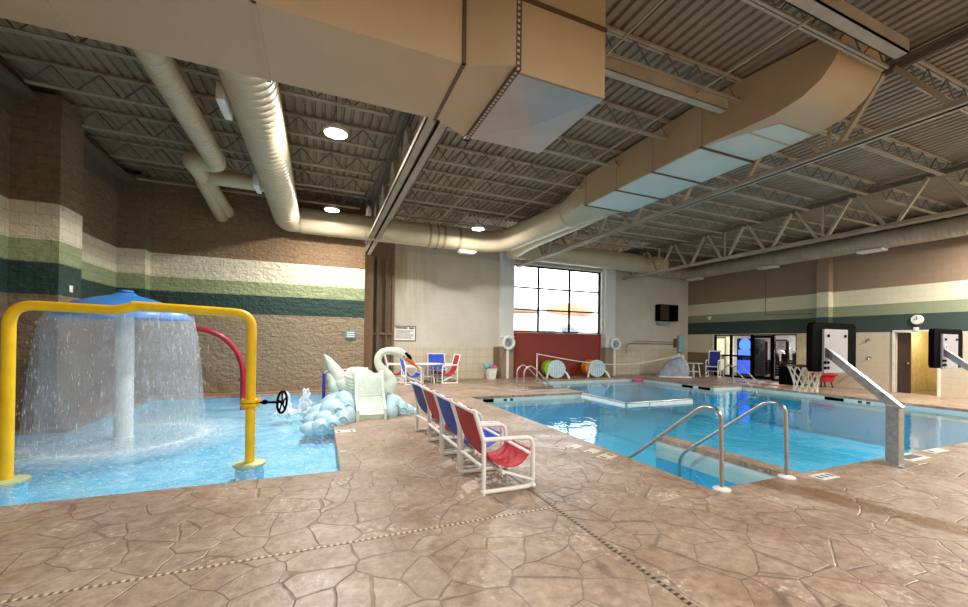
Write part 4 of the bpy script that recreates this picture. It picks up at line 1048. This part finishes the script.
# bin of pool toys
t = thing('toy_bin', 'white plastic bin by the column left of the window', 'bin', (6.55, 15.0, 0))
MB().lathe([(0, .02), (.19, .0), (.26, .42), (.28, .42), (.28, .44), (.25, .44), (.18, .03), (0, .03)], n=4).build('tub', 'sign_white', t, smooth=False).rotation_euler = (0, 0, R(45))
for i, (dx, dy, dz, r_, m_, lb) in enumerate(((-.20, 0, .54, .14, 'aqua', 'aqua ball on top of the white bin'), (.02, .05, .47, .11, 'purple', 'lilac ball on top of the white bin'), (.16, -.04, .47, .09, 'pink', 'pink ball on top of the white bin'))):
    o = MB().ball((0, 0, 0), r_, 3).build('play_ball', m_); o.location = (6.55+dx, 15.0+dy, dz); tag(o, lb, 'ball', 'balls in the toy bin')
t = thing('reach_stick', 'thin tan pole leaning from the bin to the life ring', 'pole', (6.8, 14.9, 0)); MB().loft([(0, 0, .35), (.42, .12, 1.3)], .014, 8).build('shaft', 'brown_trim', t)
# speaker box
t = thing('wall_box', 'dark brown box mounted high on the grey wall right of the window', 'box', (16.45, YW, 3.12))
MB().box(-.62, .62, -.34, 0, -.42, .42, .02).build('body', 'black', t)
MB().box(-.62, -.05, -.36, -.34, -.38, .38).build('grille', 'wood_dark', t, smooth=False)
MB().box(-.55, .2, -.2, 0, -.62, -.44).build('bracket', 'cover', t, smooth=False)
# reaching pole on hooks, rescue board
t = thing('shepherd_hook', 'long dark rescue pole with a hook hanging on the grey wall', 'pole', (15.6, YW-.16, 1.55))
MB().loft(fillet([(-1.75, 0, -.48), (-1.8, 0, -.2), (-1.62, 0, -.02), (-1.2, 0, .0), (1.55, 0, -.03)], .15, 6), .016, 8).build('pole', 'brown_trim', t)
MB().loft([(-1.3, 0, .12), (1.5, 0, .08)], .012, 8).build('second_pole', 'brown_trim', t)
MB().box(1.5, 1.56, -.02, .16, -.2, .26).build('hook_bracket', 'brown_trim', t, smooth=False)
tag(MB().box(17.35, 17.75, YW-.16, YW-.04, 1.1, 1.98, .04).build('rescue_board', 'teal', loc=(17.55, YW-.1, 1.5)), 'pale teal rescue board upright in the corner of the grey wall', 'board')
# volleyball net rope with posts
t = thing('net_rope', 'white rope sagging across the far end of the pool between two posts', 'rope', (10, 14.2, 0))
MB().loft(spline([(-1.55, .35, 1.05), (-.8, .25, .92), (.5, .1, .72), (1.8, 0, .60), (3.4, -.05, .62), (5.0, -.1, .82), (6.0, -.15, 1.02)], 8), .022, 8).build('rope', 'rope', t)
for p in ((-1.55, .35), (6.0, -.15)): MB().cyl((p[0], p[1], 0), (p[0], p[1], 1.08), .028, 10).build('post', 'white_metal', t)
# rollers
def roller(x, y, m_, label):
    t = thing('foam_roller', label, 'roller', (x, y, 0), R(-18), 'pool rollers')
    MB().lathe([(0, 0), (.37, 0), (.39, .03), (.37, .06), (0, .06)], (0, -.06, .40), 32, 'y').build('end_disc', 'pale_blue', t)
    b = MB()
    for k in range(-3, 4): b.box(k*.1-.006, k*.1+.006, -.066, -.058, .40-.34*math.cos(k*.38), .40+.34*math.cos(k*.38))
    b.build('grooves', 'cover', t, smooth=False)
    MB().lathe([(0, 0), (.33, .0), (.35, .1), (.35, .62), (.31, .72), (0, .74)], (-.18, .0, .42), 28, 'y').build('drum', m_, t)
    MB().loft(fillet([(.3, -.05, .30), (.42, -.1, .25), (.52, -.2, .0)], .1), .045, 10).build('foot', 'sign_white', t)
    MB().loft(fillet([(-.3, -.05, .30), (-.40, -.1, .25), (-.45, -.15, .0)], .1), .04, 10).build('foot', 'sign_white', t)
roller(9.38, 14.5, 'green_f', 'lime green roller with a pale round end at the far pool edge')
roller(11.5, 14.5, 'orange_f', 'orange roller with a pale round end at the far pool edge')
# covered lift
t = thing('covered_lift', 'pool lift under a crumpled grey blue cover at the far pool corner', 'pool lift', (15.3, 13.75, 0), R(-35))
b = MB(); rings = []
random.seed(9)
prof = [(.0, .62, .36), (.18, .66, .38), (.42, .58, .34), (.66, .44, .30), (.82, .28, .24), (.92, .1, .1)]
for z, a, c in prof:
    rings.append([((a*max(-.9, min(.9, math.cos(2*PI*k/28)))*1.1+.22*z)*(1+random.uniform(-.05, .05)), c*math.sin(2*PI*k/28)*(1+random.uniform(-.09, .09)), z+random.uniform(-.02, .02) if z else .0) for k in range(28)])
b._quadring(rings); b.build('cover', 'cover', t, ang=20)
MB().loft([(.42, 0, 0), (.42, 0, 1.02)], .035, 10).build('mast', 'white_metal', t)
MB().loft([(.42, 0, 1.0), (-.1, 0, .86)], .03, 10).build('arm', 'white_metal', t)
MB().box(-.7, .7, -.42, .42, 0, .06, .015).build('base', 'white_metal', t)
tag(MB().ball((0, 0, 0), (.30, .12, .07), 2).build('pool_float', 'pink'), 'small pink foam float at the far pool edge before the covered lift', 'float').location = (13.2, 13.8, -.08)

# ================================================================== RIGHT SIDE THINGS
def hoop(x, y, label):
    t = thing('pool_basketball_hoop', label, 'hoop', (x, y, 0), group='poolside basketball hoops')
    MB().box(-.07, .07, -.07, .07, 0, .78, .008).build('post', 'galv', t, smooth=False)
    L = math.hypot(.80, .74)
    MB().box(-.05, .05, -.05, L, -.05, .05, .006, Matrix.Translation((0, -.02, .76)) @ Matrix.Rotation(math.atan2(.72, .80), 4, 'X')).build('arm', 'galv', t, smooth=False)
    MB().box(-.14, .14, -.14, .14, 0, .012).build('base_plate', 'galv', t, smooth=False)
    # rounded black frame
    pl = []
    for cx, cz, a0 in ((.48, .66, 0), (-.48, .66, 90), (-.48, .10, 180), (.48, .10, 270)):
        for k in range(6): a = R(a0+18*k); pl.append((cx+.09*math.cos(a), cz+.09*math.sin(a)))
    bd = MB().prism([(u+.28, v+1.15) for u, v in pl], 'y', .80, .88).build('backboard', 'black', t, smooth=False)
    MB().box(-.06, .55, .765, .80, 1.14, 1.80, .006).build('plate', 'plate', t, smooth=False)
    for u in (.03, .47): MB().cyl((u, .75, 1.70), (u, .766, 1.70), .022, 8).build('bolt', 'black', t)
    for u, v in ((-.05, 1.30), (.03, 1.30), (-.05, 1.22), (.03, 1.22)): MB().cyl((u, .75, v), (u, .766, v), .022, 8).build('bolt', 'black', t)
    rm = [(.20+.23*math.cos(2*PI*k/28), 1.15+.23*math.sin(2*PI*k/28), 1.22) for k in range(28)]
    rim = MB().loft(rm, .011, 8, closed=True); rim.loft([(.20, .88, 1.22), (.20, .93, 1.22)], .02, 8); rim.build('rim', mat('brown red rim', srgb(110, 46, 36), .45), t)
    nb = MB(); levels = [(1.22, .23), (1.12, .20), (1.02, .165), (.92, .15), (.82, .155)]; n = 12
    for i in range(len(levels)-1):
        (z0, r0), (z1, r1) = levels[i], levels[i+1]
        for k in range(n):
            a = 2*PI*(k+.5*i)/n
            for s in (-.5, .5):
                a2 = a+s*2*PI/n
                nb.loft([(.20+r0*math.cos(a), 1.15+r0*math.sin(a), z0), (.20+r1*math.cos(a2), 1.15+r1*math.sin(a2), z1)], .009, 5)
    nb.build('net', 'rope', t)
    return t
h1 = hoop(7.02, 2.76, 'poolside basketball hoop on a bent galvanised post near the entry rails')
h2 = copy_thing(h1, (10.82, 2.80, 0), 0, 'poolside basketball backboard without a net, cut off at the right edge')
for c_ in list(h2.children):
    if c_.name.split('.')[0] in ('rim', 'net'): bpy.data.objects.remove(c_)
for dz in (1.44, 1.55):
    MB().loft([(.02+.05*math.cos(2*PI*k/16), .755, dz+.05*math.sin(2*PI*k/16)) for k in range(16)], .014, 6, closed=True, up=(0, 1, 0)).build('glare_loop', 'sign_white', h2)  # pale rings stand in for light glare through the board
# showers
def shower(y, z, label):
    t = thing('shower_head', label, 'shower', (XR, y, z), group='wall showers')
    MB().lathe([(0, -.03), (.05, -.02), (.05, 0)], n=14, axis='x').build('escutcheon', 'steel_shiny', t)
    MB().loft(fillet([(0, 0, 0), (-.14, 0, .03), (-.2, -.03, -.04)], .05), .014, 8).build('arm', 'steel_shiny', t)
    MB().lathe([(.02, 0), (.055, -.06), (0, -.06)], (-.21, -.035, -.03), 14).build('head', 'steel_shiny', t)
shower(7.85, 1.78, 'upper chrome shower head on the tan wall left of the doorway')
shower(7.81, 1.17, 'lower chrome shower valve on the tan wall left of the doorway')
# clock
t = thing('wall_clock', 'white oval wall clock on the dark green band above the doorway', 'clock', (XR, 6.6, 2.45))
MB().lathe([(0, -.05), (.14, -.05), (.155, -.03), (.155, 0)], n=32, axis='x').build('case', 'sign_white', t)
b = MB(); b.box(-.056, -.052, -.008, .008, 0, .10); b.box(-.056, -.052, -.0, .07, -.008, .008); b.build('hands', 'ink', t, smooth=False)
t = thing('sensor_box', 'small white sensor under the wall clock', 'sensor', (XR, 6.62, 2.14)); MB().box(-.05, 0, -.06, .06, -.06, .06, .01).build('case', 'sign_white', t)
t = thing('security_camera', 'small white dome camera at the left of the green band', 'camera', (XR, 14.1, 2.86)); MB().ball((-.06, 0, 0), .08, 2).box(-.08, 0, -.08, .08, .04, .09).build('dome', 'sign_white', t)
b = MB(); b.loft(fillet([(XR-.03, 11.4, 5.2), (XR-.03, 11.4, 2.88), (XR-.03, 9.6, 2.82)], .06), .014, 8); tag(b.build('conduit_pipe', 'brown_trim', loc=(XR, 11.4, 4)), 'thin conduit running down and along the right banded wall', 'pipe')
# trash bin and red seat
t = thing('trash_bin', 'black square bin before the right end of the glass front', 'bin', (17.2, 9.86, 0))
MB().prism([(-.26, -.26), (.26, -.26), (.26, .26), (-.26, .26)], 'z', 0, .66).build('body', 'black', t, smooth=False)
MB().box(-.28, .28, -.28, .28, .66, .72, .02).build('lid', 'black', t)
t = thing('red_seat', 'red plastic tub seat on legs behind the backboard', 'chair', (17.5, 8.9, 0), R(150))
MB().lathe([(0, .2), (.30, .22), (.36, .42), (.34, .44), (.27, .28), (0, .26)], n=20).build('seat', 'red_plastic', t)
b = MB(); b.loft([(.34*math.cos(R(a)), .34*math.sin(R(a)), .48) for a in range(20, 341, 20)], [(.1, .04)]*17, 10); b.build('backrest', 'red_plastic', t)
for x, y in ((.2, .2), (-.2, .2), (.2, -.2), (-.2, -.2)): MB().cyl((x, y, 0), (x*.8, y*.8, .24), .02, 8).build('leg', 'black', t)
tag(MB().box(16.0, 16.5, 9.6, 11.2, 0, .03, .01).build('floor_mat', mat('orange brown mat', srgb(190, 110, 80), .7), loc=(16.2, 10.4, 0)), 'orange brown mat on the far deck left of the hoop net', 'mat')

# fitness room contents
def screen(name, col, strength): return emis(name, col, strength)
t = thing('vending_machine', 'blue lit machine seen through the second pane of the glass front', 'machine', (19.5, 12.95, 0), R(0))
MB().box(-.4, .4, -.42, .42, 0, 1.85, .02).build('case', 'black', t)
MB().box(-.415, -.4, -.38, .34, .95, 1.3).build('front_panel', screen('blue lit panel', (.08, .18, 1, 1), 2.2), t, smooth=False)
MB().lathe([(0, -.02), (.3, 0)], (-.41, 0, 1.55), 24, 'x').build('round_sign', screen('blue lit sign', (.05, .15, 1, 1), 3.2), t)
MB().box(-.415, -.4, -.36, .36, .15, .8).build('lower_panel', screen('blue lower panel', (.05, .12, .9, 1), 1.4), t, smooth=False)
t = thing('lit_shelf', 'pale yellow lit shelf unit seen through the first pane of the glass front', 'shelf', (19.6, 14.5, 0), R(0))
MB().box(-.3, .3, -.4, .35, 0, 1.95, .02).build('case', 'cream', t)
MB().box(-.315, -.3, -.33, .28, 1.0, 1.85).build('lit_panel', screen('yellow lit panel', (1, .92, .5, 1), 1.6), t, smooth=False)
MB().box(-.315, -.3, -.33, .28, .2, .8).build('lower_panel', screen('cream lit panel', (1, .85, .55, 1), .8), t, smooth=False)
def gym(loc, rz, label):
    t = thing('exercise_machine', label, 'gym machine', loc, rz, 'exercise machines')
    for s in (-1, 1): MB().box(s*.35-.04, s*.35+.04, -.05, .05, 0, 1.8).build('upright', 'black', t, smooth=False)
    MB().box(-.39, .39, -.05, .05, 1.72, 1.82).build('top_bar', 'steel_shiny', t, smooth=False)
    for k in range(6): MB().box(-.25, .25, -.09, .09, .1+.12*k, .2+.12*k).build('weight_plate', 'black', t, smooth=False)
    MB().box(-.2, .2, -.7, -.3, .42, .5, .02).build('seat', 'black', t)
    MB().box(-.18, .18, -.34, -.26, .55, 1.15, .02).build('backrest', 'black', t)
    MB().loft(fillet([(-.5, -.5, 1.0), (-.4, -.2, 1.4), (.4, -.2, 1.4), (.5, -.5, 1.0)], .12), .025, 10).build('handle_bar', 'steel_shiny', t)
gym((20.9, 12.9, 0), R(60), 'dark exercise machine behind the lit machine, seen through the glass door')
gym((22.3, 12.6, 0), R(100), 'dark exercise machine farther back behind the glass door')
gym((20.0, 11.9, 0), R(80), 'dark exercise machine nearest the glass door of the fitness room')
t = thing('wall_screen', 'bluish lit screen on the back wall of the fitness room', 'screen', (22.2, 9.52, 1.3)); MB().box(-.3, .3, 0, .04, -.32, .32).build('bezel', 'black', t, smooth=False)
MB().box(-.26, .26, .04, .045, -.28, .28).build('display', screen('screen glow', (.5, .7, 1, 1), 1.2), t, smooth=False)
t = thing('paper_notice', 'white paper notice inside the glass front', 'notice', (18.4, 10.9, 1.55)); MB().box(-.005, 0, -.17, .17, -.18, .18).build('sheet', 'sign_white', t, smooth=False)
b = MB()
for k in range(5): b.box(-.008, -.004, -.13, .13, .12-.06*k, .135-.06*k)
b.build('print', 'ink', t, smooth=False)
for (x, y, wv, colr, nm) in ((20.9, 12.4, 260, (.86, .92, 1), 'white ceiling light inside the fitness room near the glass door'), (21.6, 10.6, 200, (1, .9, .82), 'white ceiling light inside the fitness room near its right end')):
    t = thing('ceiling_light', nm, 'lamp', (x, y, 2.66)); MB().box(-.3, .3, -.5, .5, 0, .05).build('frame', 'white_metal', t, smooth=False); MB().box(-.26, .26, -.46, .46, -.006, 0).build('diffuser', emis('room light', (.9, .95, 1, 1), 5), t, smooth=False)
    ld = bpy.data.lights.new('room_light', 'AREA'); ld.size = .5; ld.energy = wv; ld.color = colr; lo = bpy.data.objects.new('room_light', ld); C.objects.link(lo); lo.parent = t; lo.location = (0, 0, -.03)
t = thing('ceiling_light', 'warm light in the ceiling of the doorway passage', 'lamp', (19.4, 6.62, 2.37)); MB().lathe([(0, -.02), (.12, -.02), (.14, .03)], n=20).build('lens', emis('warm lens', (1, .8, .45, 1), 6), t)
ld = bpy.data.lights.new('passage_light', 'AREA'); ld.size = .25; ld.energy = 20; ld.color = (1, .85, .6); lo = bpy.data.objects.new('passage_light', ld); C.objects.link(lo); lo.parent = t; lo.location = (0, 0, -.03)

bpy.context.view_layer.update()
